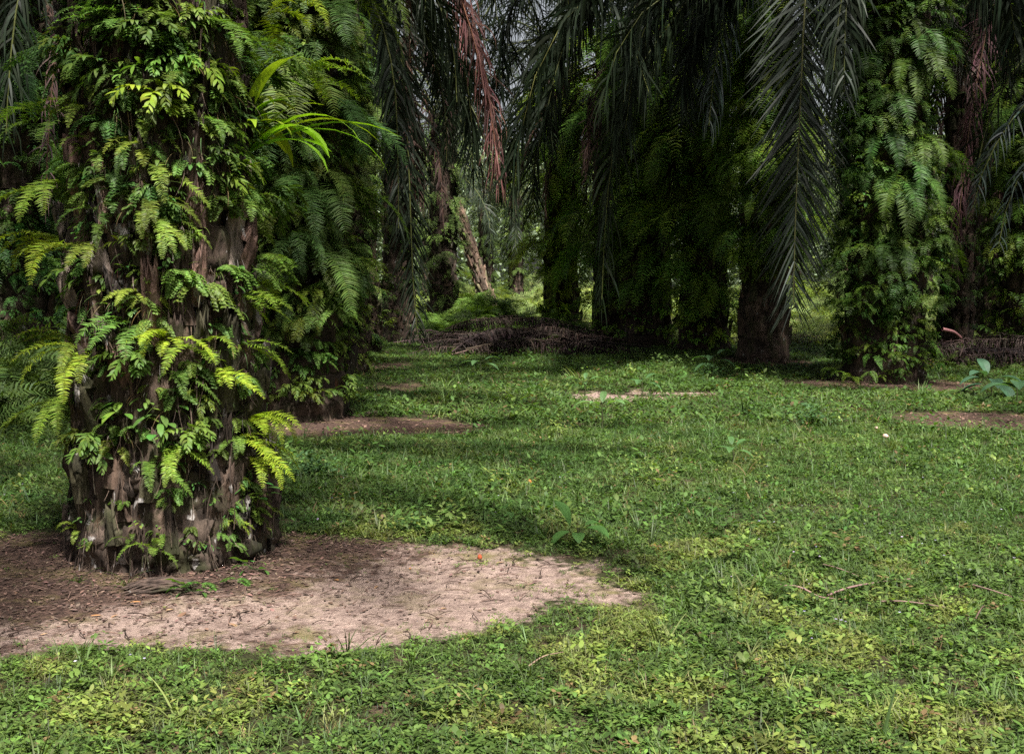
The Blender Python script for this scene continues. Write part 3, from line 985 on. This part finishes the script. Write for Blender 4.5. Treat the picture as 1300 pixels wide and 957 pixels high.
# ------------------------------------------------------------------ far palms
CR = []
for v in range(3):
    b = Buf()
    rg = random.Random(v + 900)
    fr = [palm_frond(300 + i + v * 10, e0, e1, L, n=46, leaf=.95, w=.075, k=3).arrays() for i, (e0, e1, L) in enumerate([(70, -40, 5.5), (50, -75, 6), (30, -84, 6.2), (5, -88, 5.6)])]
    for i in range(20):
        j = min(3, int(i / 20 * 4))
        t = i * 2.4
        b.inst(fr[j], np.array([[.2 * math.cos(t), .2 * math.sin(t), -.1 * j]]), np.array([t]), np.array([rg.uniform(.9, 1.1)]), np.array([[1, 1, 1]]) * rg.uniform(.7, 1.4))
    CR.append(b.mesh('crown', M_FROND))
TK = []
for v in range(3):
    tb = trunk_mesh(.42, 7.0, 700 + v, 26)
    for i in range(140):
        kd = random.choice(['medium', 'medium', 'sword', 'oak'])
        t, z = random.uniform(0, 6.28), random.uniform(.3, 6.8)
        T_ = FERNL[kd][random.randrange(4)][1]
        tb.inst(T_, np.array([[.42 * math.cos(t), .42 * math.sin(t), z]]), np.array([t]), np.array([1.2]), np.array([[.9, .9, .9]]) * random.uniform(.5, 1.5))
    TK.append(tb.mesh('trunk', M_BARK))
# light trunk material problem: ferns on far trunks use the leaf colours through the bark material
rg = random.Random(4)
FAR = []
for row in range(0, 6):
    y = 34 + row * 7.6
    x = -30 + (row % 2) * 4.4
    while x < 31:
        xx, yy = x + rg.uniform(-.7, .7), y + rg.uniform(-.6, .6)
        x += 8.8
        if abs(xx) > .47 * yy + 1.5:
            continue
        px = xx / yy * FPX + 650
        if 520 < px < 720 or (yy > 46 and abs(xx) < 14):
            continue
        FAR.append((xx, yy))
FAR += [(at(px_, 400, d_)[0], float(d_)) for px_, d_ in ((548, 54), (617, 66), (655, 60), (702, 74))]
FAR += [(at(563, 400, 37)[0], 37.0)]
for i, (x, y) in enumerate(FAR):
    z0 = float(gz(np.array([x]), np.array([y]))[0])
    g_ = rg.uniform(.9, 1.5)
    r = link('oil_palm', None, loc=(x, y, z0), label='far oil palm in the dim rows beyond the brush heap', category='palm tree', group='far palms beyond the lane')
    s = rg.uniform(.85, 1.1)
    link('trunk', TK[i % 3], r, rz=rg.uniform(0, 6), scale=s)
    link('crown', CR[i % 3], r, (0, 0, 6.9 * s), rg.uniform(0, 6), s, (g_, g_, g_ * 1.1))
for x, y in ((11, 12), (12.5, 20.5), (9.5, 3.5), (-9.5, 8.5), (-11.5, 14.5), (-14, 23), (-8, -1.5), (3, -9), (11, -6), (-3.5, -10), (-12, -8), (17, 2), (17, 11), (-18, 4), (-17, 14), (-8, -18), (0, -18), (8, -17), (16, -12), (21, 19), (-22, 22)):  # rows out of view, added so they block low sky light
    r = link('oil_palm', None, loc=(x, y, 0), label='oil palm of the neighbouring rows out of view, added to block light', category='palm tree', group='out of view palms added to block light')
    s = rg.uniform(.95, 1.15)
    link('trunk', TK[rg.randrange(3)], r, rz=rg.uniform(0, 6), scale=s)
    link('crown', CR[rg.randrange(3)], r, (0, 0, 6.9 * s), rg.uniform(0, 6), s, (1, 1, 1))
# leaning fallen trunk in the distance
r = link('oil_palm', None, loc=(at(630, 400, 41)[0], 41, 0), label='pale leaning palm trunk in the distance above the brush heap', category='palm tree')
lt = link('trunk', trunk_mesh(.22, 4.2, 88, 24, lean=(-.33, 0), tone=3).mesh('trunk', M_BARK), r)

# ------------------------------------------------------------------ ground cover
def weed_template(seed, n=9, ll=.022, spread=.03, k=3, hgt=.03):
    rg_ = random.Random(seed)
    b = Buf()
    for i in range(n):
        az = rg_.uniform(0, 360)
        s = rg_.uniform(0, spread)
        o = (s * math.cos(R(az)), s * math.sin(R(az)), rg_.uniform(.004, hgt))
        l = ll * rg_.uniform(.7, 1.3)
        v = rg_.uniform(.7, 1.25)
        simple_leaf(b, o, az + rg_.uniform(-40, 40), rg_.uniform(-5, 50), l, l * rg_.uniform(.42, .62), (v, v * rg_.uniform(.95, 1.05), v), rg_.uniform(10, 50), k)
    return b.arrays()


def blade_template(seed, n=7, ll=.07, k=3, w=.004):
    rg_ = random.Random(seed)
    b = Buf()
    for i in range(n):
        az = rg_.uniform(0, 360)
        o = (rg_.uniform(-.015, .015), rg_.uniform(-.015, .015), 0)
        l = ll * rg_.uniform(.5, 1.3)
        v = rg_.uniform(.7, 1.3)
        simple_leaf(b, o, az, rg_.uniform(35, 85), l, w * rg_.uniform(.8, 1.4), (v, v, v), rg_.uniform(20, 80), k, shape='blade')
    return b.arrays()


def scatter_band(buf, y0, y1, count, temps, size, cols, xm=.5, xpad=1.0, hmul=None, thr=.5, keep=None):
    n = int(count)
    y = np.sqrt(RNG.uniform(y0 ** 2, y1 ** 2, n))
    x = RNG.uniform(-1, 1, n) * (xm * y + xpad)
    b, _ = bare(x, y)
    den = fbm(x, y, .35, 21)
    thick = fbm(x, y, 1.3, 33)
    ok = RNG.random(n) < np.maximum(np.clip((thr - b) * 5, .008, 1), .16 * (b < .85) * (fbm(x, y, .13, 29) > .5)) * np.clip((den - .30) * 6, .5, 1) * np.clip(.62 + (fbm(x, y, .09, 44) - .42) * 5, .15, 1)
    for kx, (a, c) in PALMS.items():
        ok &= np.hypot(x - a, y - c) > .52
    if keep is not None:
        ok &= keep(x, y)
    x, y, b, den, thick = x[ok], y[ok], b[ok], den[ok], thick[ok]
    z = gz(x, y)
    ti = RNG.integers(0, len(temps), len(x))
    s = size * RNG.uniform(.7, 1.35, len(x)) * (.7 + .7 * thick) * np.clip(1.2 - b, .5, 1)
    hue = fbm(x, y, 1.1, 55)[:, None]
    hue2 = fbm(x, y, .3, 77)[:, None]
    c0, c1, c2 = [np.array(c) for c in cols]
    C = c0 * (1 - hue) + c1 * hue
    C = np.where(hue2 > .60, C * .45 + c2 * .55, C)
    C = C * RNG.uniform(.5, 1.55, (len(x), 1)) * RNG.uniform(.9, 1.1, (len(x), 3))
    brown = RNG.random(len(x)) < .022
    C[brown] = np.array([.16, .11, .05]) * RNG.uniform(.5, 1.4, (brown.sum(), 1))
    for j, T_ in enumerate(temps):
        q = ti == j
        buf.inst(T_, np.stack([x[q], y[q], z[q]], -1), RNG.uniform(0, 6.28, q.sum()), s[q], C[q], RNG.uniform(-.2, .2, q.sum()))


W0 = [weed_template(10 + i, 10, .011, .035, 2, .02) for i in range(4)]
W1 = [weed_template(i) for i in range(6)]
W2 = [weed_template(20 + i, 6, .03, .04, 2) for i in range(5)]
W3 = [weed_template(40 + i, 5, .05, .08, 2, .05) for i in range(5)]
B1 = [blade_template(60 + i) for i in range(5)]
B2 = [blade_template(80 + i, 6, .08, 2, .006) for i in range(5)]
B3 = [blade_template(90 + i, 6, .10, 2, .010) for i in range(5)]
GC = ((.055, .095, .022), (.092, .150, .030), (.17, .20, .045))
GB = ((.045, .080, .024), (.075, .115, .030), (.17, .17, .06))
GC2 = ((.040, .084, .019), (.068, .122, .026), (.10, .15, .035))  # farther lawn, toned darker and cooler to paint in its shade
GB2 = ((.042, .080, .020), (.066, .110, .026), (.11, .13, .045))
lw = Buf()
scatter_band(lw, 2.9, 7.2, 44000, W1, .85, GC)
scatter_band(lw, 2.9, 7.2, 42000, B1, .8, GB)
scatter_band(lw, 2.9, 7.2, 30000, W0, 1.0, GC)
scatter_band(lw, 7.2, 12.5, 60000, W2, .9, GC2)
scatter_band(lw, 7.2, 12.5, 60000, B2, .95, GB2)
scatter_band(lw, 12.5, 30, 80000, W3, 1.1, GC2)
scatter_band(lw, 12.5, 30, 50000, B3, 1.15, GB2)
link('grass', lw.mesh('grass', M_GRASS), kind='stuff', label='low green lawn of broad leaved weeds and grass')

# taller weedy patches and clumps
tall = Buf()
WT = [weed_template(120 + i, 14, .045, .09, 3, .16) for i in range(5)]
BT = [blade_template(140 + i, 9, .2, 4, .008) for i in range(5)]


def patchy(o, lo, sc_=2.2):
    return lambda x, y: (fbm(x, y, sc_, o) > lo)


scatter_band(tall, 6.8, 13, 2600, WT, .9, GC2, keep=patchy(61, .53, 1.2))
scatter_band(tall, 6.8, 13, 1500, BT, .8, GB2, keep=patchy(71, .53, 1.2))
scatter_band(tall, 13, 30, 3200, WT, 1.3, GC2, keep=patchy(62, .54))
scatter_band(tall, 13, 30, 2400, BT, 1.2, GB2, keep=patchy(72, .54))
scatter_band(tall, 2.9, 7.2, 1700, WT, .62, GC, keep=patchy(63, .42, .5))
scatter_band(tall, 2.9, 7.2, 2600, BT, .42, GB)
scatter_band(tall, 2.9, 7.2, 500, BT, .8, GB, keep=patchy(81, .52, .8))
scatter_band(tall, 7.2, 13, 2500, BT, .5, GB2, keep=patchy(82, .47, 1.0))
scatter_band(tall, 7.2, 13, 1800, WT, .65, GC, keep=patchy(64, .42, .6))
link('weeds', tall.mesh('weeds', M_GRASS), kind='stuff', label='taller weeds standing up in patches from the lawn')

# tiny pale flowers
fl = Buf()
b = Buf()
for i in range(5):
    simple_leaf(b, (0, 0, .035), i * 72, 20, .0055, .004, (1, 1, 1), 10, 2)
scatter_band(fl, 2.9, 9.5, 620, [b.arrays()], 1.1, ((.45, .38, .62), (.5, .45, .65), (.6, .58, .66)), keep=patchy(91, .5, 1.0))
link('tiny_flowers', fl.mesh('tiny_flowers', M_GRASS), kind='stuff', label='tiny pale lilac flowers dotted through the lawn')

# litter: bits of bark, leaf scraps on the soil
lb = Buf()
bt = Buf()
T1 = []
for i in range(5):
    b = Buf()
    rg = random.Random(i + 5)
    k = 4
    simple_leaf(b, (0, 0, .004), 0, rg.uniform(0, 25), .022, rg.uniform(.004, .014), (1, 1, 1), rg.uniform(5, 45), k)
    T1.append(b.arrays())
n = 70000
x = RNG.uniform(-5.2, .8, n)
y = RNG.uniform(4.3, 7.6, n)
bb_, _ = bare(x, y)
rA = np.hypot(x - PALMS['A'][0], y - PALMS['A'][1])
ok = (bb_ > .45) & (RNG.random(n) < np.clip(.05 + 1.0 * np.exp(-(rA - .6) / .5) + np.clip(fbm(x, y, .6, 8) - .52, 0, 1) * 4 * (x < -.6), 0, 1)) & (rA > .5)
x, y = x[ok], y[ok]
C = np.array([.07, .045, .035]) * RNG.uniform(.35, 2.3, (len(x), 1)) * RNG.uniform(.9, 1.1, (len(x), 3))
s = RNG.uniform(.25, 1.25, len(x)) ** 2
for j in range(5):
    q = np.arange(len(x)) % 5 == j
    lb.inst(T1[j], np.stack([x[q], y[q], gz(x[q], y[q]) + .002], -1), RNG.uniform(0, 6.28, q.sum()), s[q], C[q], RNG.uniform(-.3, .3, q.sum()))
# thin fibres and twiglets
n = 1500
x = RNG.uniform(-4.8, .3, n)
y = RNG.uniform(4.5, 7.4, n)
bb_, _ = bare(x, y)
rA = np.hypot(x - PALMS['A'][0], y - PALMS['A'][1])
ok = (bb_ > .5) & (RNG.random(n) < np.clip(.25 + np.exp(-(rA - .6) / .7), 0, 1)) & (rA > .55)
x, y = x[ok], y[ok]
for j in range(4):
    b = Buf()
    P = bez([(-.05, 0, .004), (-.01, .008 * (j - 1), .014), (.05, 0, .005)], 6)
    b.tube(P, .0018, (1, 1, 1), 4)
    q = np.arange(len(x)) % 4 == j
    C = np.array([.06, .038, .03]) * RNG.uniform(.3, 2.4, (q.sum(), 1))
    lb.inst(b.arrays(), np.stack([x[q], y[q], gz(x[q], y[q]) + .002], -1), RNG.uniform(0, 6.28, q.sum()), RNG.uniform(.3, 1.6, q.sum()), C)
# other soil rings
n = 26000
y = RNG.uniform(9, 30, n)
x = RNG.uniform(-.5, .5, n) * y
bb_, _ = bare(x, y)
ok = bb_ > .5
x, y = x[ok], y[ok]
C = np.array([.09, .055, .042]) * RNG.uniform(.35, 2.3, (len(x), 1))
lb.inst(T1[0], np.stack([x, y, gz(x, y) + .004], -1), RNG.uniform(0, 6.28, len(x)), RNG.uniform(1., 3, len(x)), C, RNG.uniform(-.4, .4, len(x)))
link('leaf_litter', lb.mesh('leaf_litter', M_LITTER), kind='stuff', label='brown leaf scraps and bark crumbs strewn on the bare soil')


# ------------------------------------------------------------------ small things on the ground
def thing(name, buf, mat, x, y, rz, label, cat, group=None, dz=0.0):
    kw = dict(label=label, category=cat)
    if group:
        kw['group'] = group
    return link(name, buf.mesh(name, mat), None, (x, y, float(gz(np.array([x]), np.array([y]))[0]) + dz), rz, 1, (1, 1, 1), **kw)


# dry leaves on the soil
rg = random.Random(12)
spots = [(165, 760), (150, 775), (210, 772), (236, 774), (115, 776), (290, 788), (60, 800), (20, 745), (430, 735), (480, 742), (560, 770), (380, 800), (520, 720), (640, 712), (330, 690), (20, 690)]
gl = 'dry leaves on the bare soil'
dl = None
for i, (px, py) in enumerate(spots):
    b = Buf()
    L = rg.uniform(.035, .075)
    c = [(.30, .15, .06), (.20, .12, .07), (.34, .22, .12), (.14, .08, .05)][i % 4]
    simple_leaf(b, (0, 0, .008), 0, rg.uniform(0, 25), L, L * rg.uniform(.3, .45), c, rg.uniform(20, 60), 6)
    x, y = gnd(px, py)
    thing('dry_leaf', b, M_LITTER, x, y, rg.uniform(0, 6.28), 'curled dry brown leaf lying on the bare soil round the huge trunk', 'leaf', gl)

# bark slab by the foot of the near trunk
b = Buf()
for i in range(16):
    y_ = (i - 8) * .007
    q = np.linspace(-.2 + random.uniform(0, .05), .2 - random.uniform(0, .06), 12)
    P = np.stack([q, y_ + .004 * np.sin(q * 30 + i), .02 + .045 * np.cos(q * 7) - .006 * (i - 8) ** 2 / 8 + .004 * np.sin(q * 50 + i * 2)], -1)
    b.tube(P, np.interp(q, [-.2, 0, .2], [.003, .009, .003]), np.array([.05, .034, .027]) * random.uniform(.5, 1.5), 5)
x, y = gnd(205, 745)
thing('bark_slab', b, M_BARK, x, y, .15, 'dark curved slab of fallen bark lying at the foot of the huge trunk', 'bark')


rg = random.Random(77)
for i, (px, py) in enumerate(((243, 748), (160, 742), (300, 735), (322, 722), (100, 735), (255, 740))):
    x, y = gnd(px, py)
    me, _ = FERN[('broadleaf', 'grassy', 'lace')[i % 3]][i % 3]
    link('young_fern', me, None, (x, y, float(gz(np.array([x]), np.array([y]))[0]) + .01), -1.57, rg.uniform(.5, .8), (.8, 1, .9), label='small green sprout growing from the soil at the foot of the huge trunk', category='plant', group='sprouts at the foot of the huge trunk').rotation_euler[1] = -.6

# fruits and petals
def ball(r, col, sq=1.0):
    b = Buf()
    m, k = 10, 7
    V = [(r * math.sin(math.pi * j / k) * math.cos(2 * math.pi * i / m), r * math.sin(math.pi * j / k) * math.sin(2 * math.pi * i / m), r * sq * (1 - math.cos(math.pi * j / k)) * (1 + .08 * math.sin(i * 2.0))) for j in range(k + 1) for i in range(m)]
    F = [(j * m + i, j * m + (i + 1) % m, (j + 1) * m + (i + 1) % m, (j + 1) * m + i) for j in range(k) for i in range(m)]
    b.add(V, F, col)
    return b


x, y = gnd(609, 708)
thing('palm_fruit', ball(.014, (.30, .06, .025), 1.2), M_DEAD, x, y, 0, 'small orange palm fruit lying on the bare soil', 'fruit')
x, y = gnd(672, 617)
thing('palm_fruit', ball(.018, (.50, .16, .05), 1.2), M_DEAD, x, y, 0, 'small orange fruit lying in the grass behind the bare soil', 'fruit')
for (px, py, lab) in ((1124, 560, 'small pale pink mushroom cap in the grass of the shaded lawn'), (583, 492, 'pale pinkish chip lying where grass meets the brown soil ring'), (1112, 548, 'tiny pale cap beside the larger pink one')):
    x, y = gnd(px, py)
    b = ball(.03 if px != 1112 else .02, (.55, .36, .30), .7)
    b.tube(np.array([[0, 0, -.05], [0, 0, .0], [0, 0, .02]]), .008, (.5, .38, .3), 6)
    thing('mushroom', b, M_DEAD, x, y, 0, lab, 'mushroom', dz=.04)

# fallen twigs on the near lawn
for i, (pp, rr, c, lab) in enumerate([
        ([(990, 752), (1015, 757), (1040, 764), (1060, 768)], .007, (.22, .14, .12), 'thick short stick lying in the grass, left end of the twigs'),
        ([(1050, 764), (1080, 756), (1120, 744), (1162, 741)], .006, (.21, .13, .12), 'long bent reddish stick lying in the grass'),
        ([(1118, 771), (1150, 774), (1200, 776)], .005, (.18, .12, .10), 'thin straight stick in the grass beyond the long bent one'),
        ([(1235, 752), (1260, 762), (1300, 770)], .006, (.18, .12, .10), 'thin stick in the grass near the right edge of the lawn'),
        ([(1045, 725), (1065, 733), (1090, 738)], .004, (.20, .13, .11), 'small twig in the grass behind the long bent stick'),
        ([(1238, 795), (1245, 785), (1250, 775)], .004, (.10, .06, .05), 'short dark twig poking up from the grass'),
        ([(670, 860), (690, 850), (715, 838)], .004, (.20, .14, .10), 'pale twig in the grass in front of the bare soil')]):
    P = np.array([[*gnd(*q), .035 + .012 * math.sin(j * 2)] for j, q in enumerate(pp)])
    o = P[0].copy()
    o[2] = 0
    P = bez(P - o, 14)
    b = Buf()
    b.tube(P, np.linspace(rr, rr * .5, len(P)), c, 6)
    thing('fallen_twig', b, M_DEAD, o[0], o[1], 0, lab, 'twig', 'fallen twigs on the lawn')


# ---- seedlings
def seedling(px, py, H, leaves, col, label, ll=.16, lw_=.07, name='seedling', cat='plant'):
    x, y = gnd(px, py)
    z = float(gz(np.array([x]), np.array([y]))[0])
    root = link(name, None, None, (x, y, z), 0, label=label, category=cat)
    b = Buf()
    b.tube(np.array([[0, 0, -.02], [.01, 0, H * .5], [0, 0, H]]), [.011, .009, .005], (.07, .08, .035), 5)
    link('stem', b.mesh('stem', M_FERN), root, color=(1, 1, 1))
    for i, (az, el, s, zf) in enumerate(leaves):
        b = Buf()
        o = np.array([0, 0, H * zf])
        d = np.array([math.cos(R(az)), math.sin(R(az)), .4]) * ll * .3
        b.tube(np.array([o, o + d * .5, o + d]), .0022, (.07, .09, .03), 4)
        # leaf in two folded halves
        P = arc(az, el, el - 55, ll * s, 9, 1.1, o=o + d)
        h = np.array([math.cos(R(az)), math.sin(R(az)), 0])
        S = np.cross(h, [0, 0, 1.])
        u = np.linspace(0, 1, 9)
        wp = np.clip(np.sin(np.pi * np.clip(u * .95 + .04, 0, 1)) ** .8, .04, 1) * lw_ * s / 2
        up = np.array([0, 0, .28])
        for sg in (-1, 1):
            edge = P + wp[:, None] * (sg * S + up)
            C_ = (P + edge) / 2
            W_ = (edge - P) / 2
            v = random.uniform(.9, 1.1)
            b.strips(C_[None], W_[None], np.array(col) * v)
        link('leaf', b.mesh('leaf', M_FERN), root, color=(1, 1, 1))
    return root


seedling(764, 545, .27, [(0, 25, 1, 1), (180, 20, .9, 1), (240, 40, .8, .95), (310, 35, 1, .97), (80, 60, .8, 1), (150, 10, .9, .6), (20, 5, .9, .6)], (.12, .22, .075), 'upright broad leaved seedling standing alone in the middle of the lawn', .27, .10)
seedling(742, 505, .24, [(10, 30, .8, 1), (190, 30, .8, 1), (80, 60, .6, 1), (270, 30, .6, .8)], (.07, .15, .05), 'smaller seedling just behind the tallest one, by the pale soil', .26, .10)
seedling(733, 690, .11, [(150, 80, 1.05, .9), (200, -5, .9, .6), (330, 15, 1.0, .8), (270, 10, .7, .6), (20, 20, .8, .9)], (.075, .17, .04), 'big leaved seedling at the rim of the bare soil', .17, .11)
seedling(1258, 502, .28, [(180, 15, 1, .8), (210, 30, 1, 1), (330, 10, 1, .9), (0, 0, 1, .6), (260, 10, .9, .8), (100, 70, .9, 1), (290, -5, 1.1, .5), (160, 0, 1.1, .5)], (.05, .11, .06), 'large leaved plant in front of the right hand brush heap', .36, .19)
seedling(1290, 512, .25, [(180, 15, 1, .8), (250, 20, 1, 1), (0, 0, 1, .6), (300, -10, .9, .5)], (.05, .11, .05), 'second large leaved plant at the right edge of the view', .38, .2)
seedling(930, 590, .15, [(30, 40, 1, 1), (150, 20, 1, .8), (250, 20, 1, .9), (330, 10, 1, .7), (90, 60, .8, 1)], (.07, .15, .045), 'low seedling in the shaded lawn, in front of the leafy clump', .15, .07)
seedling(815, 500, .2, [(30, 40, 1, 1), (150, 20, 1, .8), (250, 20, 1, .9), (330, 10, 1, .7)], (.06, .13, .045), 'low seedling beside the right end of the pale soil patch', .24, .11)
seedling(610, 477, .22, [(30, 30, 1, 1), (180, 20, 1, .8), (250, 20, 1, .9), (330, 10, 1, .7)], (.07, .14, .05), 'pale seedling on the lawn in front of the brush heap', .3, .11)
seedling(905, 475, .3, [(30, 40, 1, 1), (150, 20, 1, .8), (250, 20, 1, .9), (330, 10, 1, .7), (200, 0, 1, .5)], (.06, .13, .05), 'leafy seedling in front of the palm with the bare brown foot', .32, .13)

# leafy clump (low bush)
for (px, py, s, n_, lab) in ((1028, 540, .30, 34, 'leafy low clump rising from the lawn in front of the wide ferny palm'), (900, 480, .3, 30, 'leafy clump at the foot of the dark palms'), (405, 610, .2, 24, 'light leafy clump on the lawn right of the huge trunk')):
    b = Buf()
    for i in range(n_):
        a, q = random.uniform(0, 6.28), random.uniform(0, s)
        b.inst(WT[i % 5], np.array([[q * math.cos(a) * 1.5, q * math.sin(a), random.uniform(0, .5) * (s - q * .6)]]), np.array([a]), np.array([random.uniform(.7, 1.2)]), np.array([[.06, .125, .045]]) * random.uniform(.7, 1.3))
    x, y = gnd(px, py)
    thing('leafy_bush', b, M_GRASS, x, y, 0, lab, 'plant')


# ------------------------------------------------------------------ undergrowth
def undergrowth(name, label, cells, cols=(.05, .10, .03), kinds=('medium', 'giant', 'sword'), kind='stuff'):
    b = Buf()
    for (x0, x1, y0, y1, n_, s0, s1, zmax) in cells:
        x = RNG.uniform(x0, x1, n_)
        y = RNG.uniform(y0, y1, n_)
        mx, my = (x0 + x1) / 2, (y0 + y1) / 2
        q = np.sqrt(((x - mx) / (x1 - x0) * 2) ** 2 + ((y - my) / (y1 - y0) * 2) ** 2)
        z = RNG.random(n_) * zmax * np.clip(1 - q * q, 0.05, 1) + gz(x, y)
        for i in range(n_):
            kd = kinds[i % len(kinds)]
            T_ = FERNL[kd][random.randrange(len(FERNL[kd]))][1]
            for r_ in (0, 3.14):
                b.inst(T_, np.array([[x[i], y[i], z[i]]]), np.array([random.uniform(-1, 1) + r_]), np.array([random.uniform(s0, s1)]), np.array([cols]) / np.array([[.06, .12, .028]]) * random.uniform(.6, 1.5), np.array([random.uniform(-1.2, -.4)]))
    if name is None:
        return b
    return link(name, b.mesh(name, M_FERN), color=(1, 1, 1), kind=kind, label=label)


xl = at(20, 500, 13)[0]
undergrowth('fern_undergrowth', 'dark fern undergrowth behind the left of the huge trunk',
            [(-7.4, -4.7, 11.2, 15, 110, .6, 1.1, 1.0), (-9, -5.5, 14.5, 19, 60, .8, 1.3, .7), (-13, -7, 18, 27, 70, .9, 1.4, .8)], (.055, .105, .030))
m0 = at(620, 400, 36)
undergrowth('fern_mound', 'mound of bright green ferns behind the brush heap',
            [(at(535, 0, 35)[0], at(690, 0, 35)[0], 32.5, 37.5, 220, .6, 1.1, 1.1), (at(660, 0, 34)[0], at(745, 0, 34)[0], 30, 34, 90, .6, 1.0, .8)], (.085, .17, .035))
undergrowth('distant_undergrowth', 'low undergrowth between the far palms, coloured bright as if sunlit',
            [(-24, 24, 36, 60, 520, 1.0, 1.9, .7), (4, 14, 27, 34, 90, .8, 1.3, .4), (-15, -4, 27, 36, 90, .8, 1.3, .4), (-36, 36, 58, 84, 600, 1.4, 2.4, 1.2), (-3, 2, 38, 56, 160, .8, 1.5, 1.0)], (.12, .185, .06))  # raised leaf colour paints sunlight onto the far ground

undergrowth('heap_weeds', 'small ferns and weeds growing through the brush heaps',
            [(at(565, 0, 25)[0], at(775, 0, 25)[0], 24.0, 27.3, 60, .35, .8, .45), (at(1190, 0, 22)[0], at(1320, 0, 22)[0], 20.6, 23, 40, .3, .7, .4)], (.07, .13, .04), kinds=('medium', 'sword', 'broadleaf'))

# distant wood closing the view; pale leaf colour paints in the haze
b = Buf()
n = 15000
x = RNG.uniform(-75, 75, n)
y = RNG.uniform(84, 100, n)
z = RNG.uniform(0, 1, n) ** .8 * (9 + 6 * fbm(x, y, 9, 2))
T_ = weed_template(500, 16, .34, 1.1, 2, 1.1)
b.inst(T_, np.stack([x, y, z], -1), RNG.uniform(0, 6.28, n), RNG.uniform(.8, 1.8, n), np.array([[.24, .30, .20]]) * RNG.uniform(.5, 1.6, (n, 1)), RNG.uniform(-1, 1, n))
link('distant_wood', b.mesh('distant_wood', M_GRASS), kind='stuff', label='green wood closing off the far rows, haze painted into its colour')

# ------------------------------------------------------------------ brush heaps of dead fronds
DF = []
for i in range(3):
    rg = random.Random(60 + i)
    b = Buf()
    P = bez([(-1.6, 0, .05), (-.6, .1, .22), (.5, -.05, .28), (1.7, .1, .04)], 30)
    pinnate(b, P, 90, .5, .03, 45, .85, (.072, .052, .044), .05, k=4, side=np.array([0, 1., 0]), lift=.35, rach=.022, rcol=(.10, .07, .055), jit=.5, cj=.5, roll=.7, rg=rg, miss=.2)
    DF.append(b.mesh('dead_frond', M_DEAD))


def heap(x0, x1, y0, y1, n_, hmax, label, group, seed):
    rg_ = random.Random(seed)
    for i in range(n_):
        u, v = rg_.uniform(0, 1), rg_.uniform(0, 1)
        x, y = x0 + (x1 - x0) * u, y0 + (y1 - y0) * v
        top = hmax * (1 - (2 * u - 1) ** 2 * .75) * (1 - (2 * v - 1) ** 2 * .7)
        o = link('dead_frond', DF[i % 3], None, (x, y, rg_.uniform(0, 1) * top), rg_.gauss(0, .7) + (math.pi if rg_.random() < .5 else 0), rg_.uniform(.55, .9), np.array([1, rg_.uniform(.9, 1.05), rg_.uniform(.9, 1.15)]) * rg_.choice([.25, .4, .6, .9, 1.2]), label=label, category='dead frond', group=group)
        o.rotation_euler[0] = rg_.uniform(-.3, .3)
        o.rotation_euler[1] = rg_.uniform(-.12, .12)


heap(at(565, 0, 25)[0], at(760, 0, 25)[0], 24.2, 26.8, 60, .42, 'brown withered frond in the long brush heap across the lane', 'dead fronds of the long heap', 1)
heap(at(540, 0, 28.5)[0], at(730, 0, 28.5)[0], 28, 29.6, 20, .65, 'dark withered frond on the raised far side of the brush heap', 'dead fronds of the far heap', 4)
heap(at(1205, 0, 22)[0], at(1310, 0, 22)[0], 20.8, 22.8, 20, .42, 'brown withered frond in the heap behind the large leaved plants', 'dead fronds of the right hand heap', 2)
heap(at(990, 0, 27)[0], at(1060, 0, 27)[0], 26.5, 28.5, 5, .3, 'brown withered frond lying far behind the big hanging frond', 'dead fronds far behind the hanging frond', 3)
b = Buf()
b.tube(bez([(0, 0, 0), (.2, 0, -.05), (.36, .05, -.16)], 8), np.linspace(.035, .022, 7), (.26, .12, .12), 8)
o = at(1197, 418, 20.8)
link('frond_butt', b.mesh('frond_butt', M_DEAD), None, tuple(o), 0, 1, (1, 1, 1), label='pink cut frond butt sticking out of the right hand brush heap', category='frond stump')
# ------------------------------------------------------------------ light
world = bpy.data.worlds.new('World')
sc.world = world
world.use_nodes = True
nt = world.node_tree
bg = nt.nodes['Background']
sky = nt.nodes.new('ShaderNodeTexSky')
sky.sky_type = 'NISHITA'
sky.sun_disc = False
SUN_EL, SUN_AZ = 62.0, 160.0   # azimuth measured clockwise from +Y: behind the camera, a little left of it
sky.sun_elevation = R(SUN_EL)
sky.sun_rotation = R(SUN_AZ)
sky.air_density = 1.0
sky.dust_density = 5.0
sky.ozone_density = .5
hsv = nt.nodes.new('ShaderNodeHueSaturation')
hsv.inputs['Saturation'].default_value = .3
nt.links.new(sky.outputs[0], hsv.inputs['Color'])
nt.links.new(hsv.outputs[0], bg.inputs['Color'])
bg.inputs['Strength'].default_value = .06
sl = bpy.data.lights.new('sun', 'SUN')
sl.energy = 4.8
sl.angle = R(3)
sl.color = (1, .96, .9)
so = bpy.data.objects.new('sun', sl)
COL.objects.link(so)
d = Vector((math.sin(R(SUN_AZ)) * math.cos(R(SUN_EL)), math.cos(R(SUN_AZ)) * math.cos(R(SUN_EL)), math.sin(R(SUN_EL))))
so.rotation_euler = d.to_track_quat('Z', 'Y').to_euler()

sc.view_settings.view_transform = 'Standard'
sc.view_settings.look = 'None'
sc.view_settings.exposure = 1.45
sc.view_settings.gamma = 1
cy = sc.cycles
cy.max_bounces = 6
cy.diffuse_bounces = 3
cy.glossy_bounces = 2
cy.transmission_bounces = 3
cy.transparent_max_bounces = 4
cy.use_denoising = False
cy.sample_clamp_indirect = 4
for m in bpy.data.meshes:
    pass
print('FACES', sum(len(m.polygons) for m in bpy.data.meshes), 'OBJ', len(bpy.data.objects))
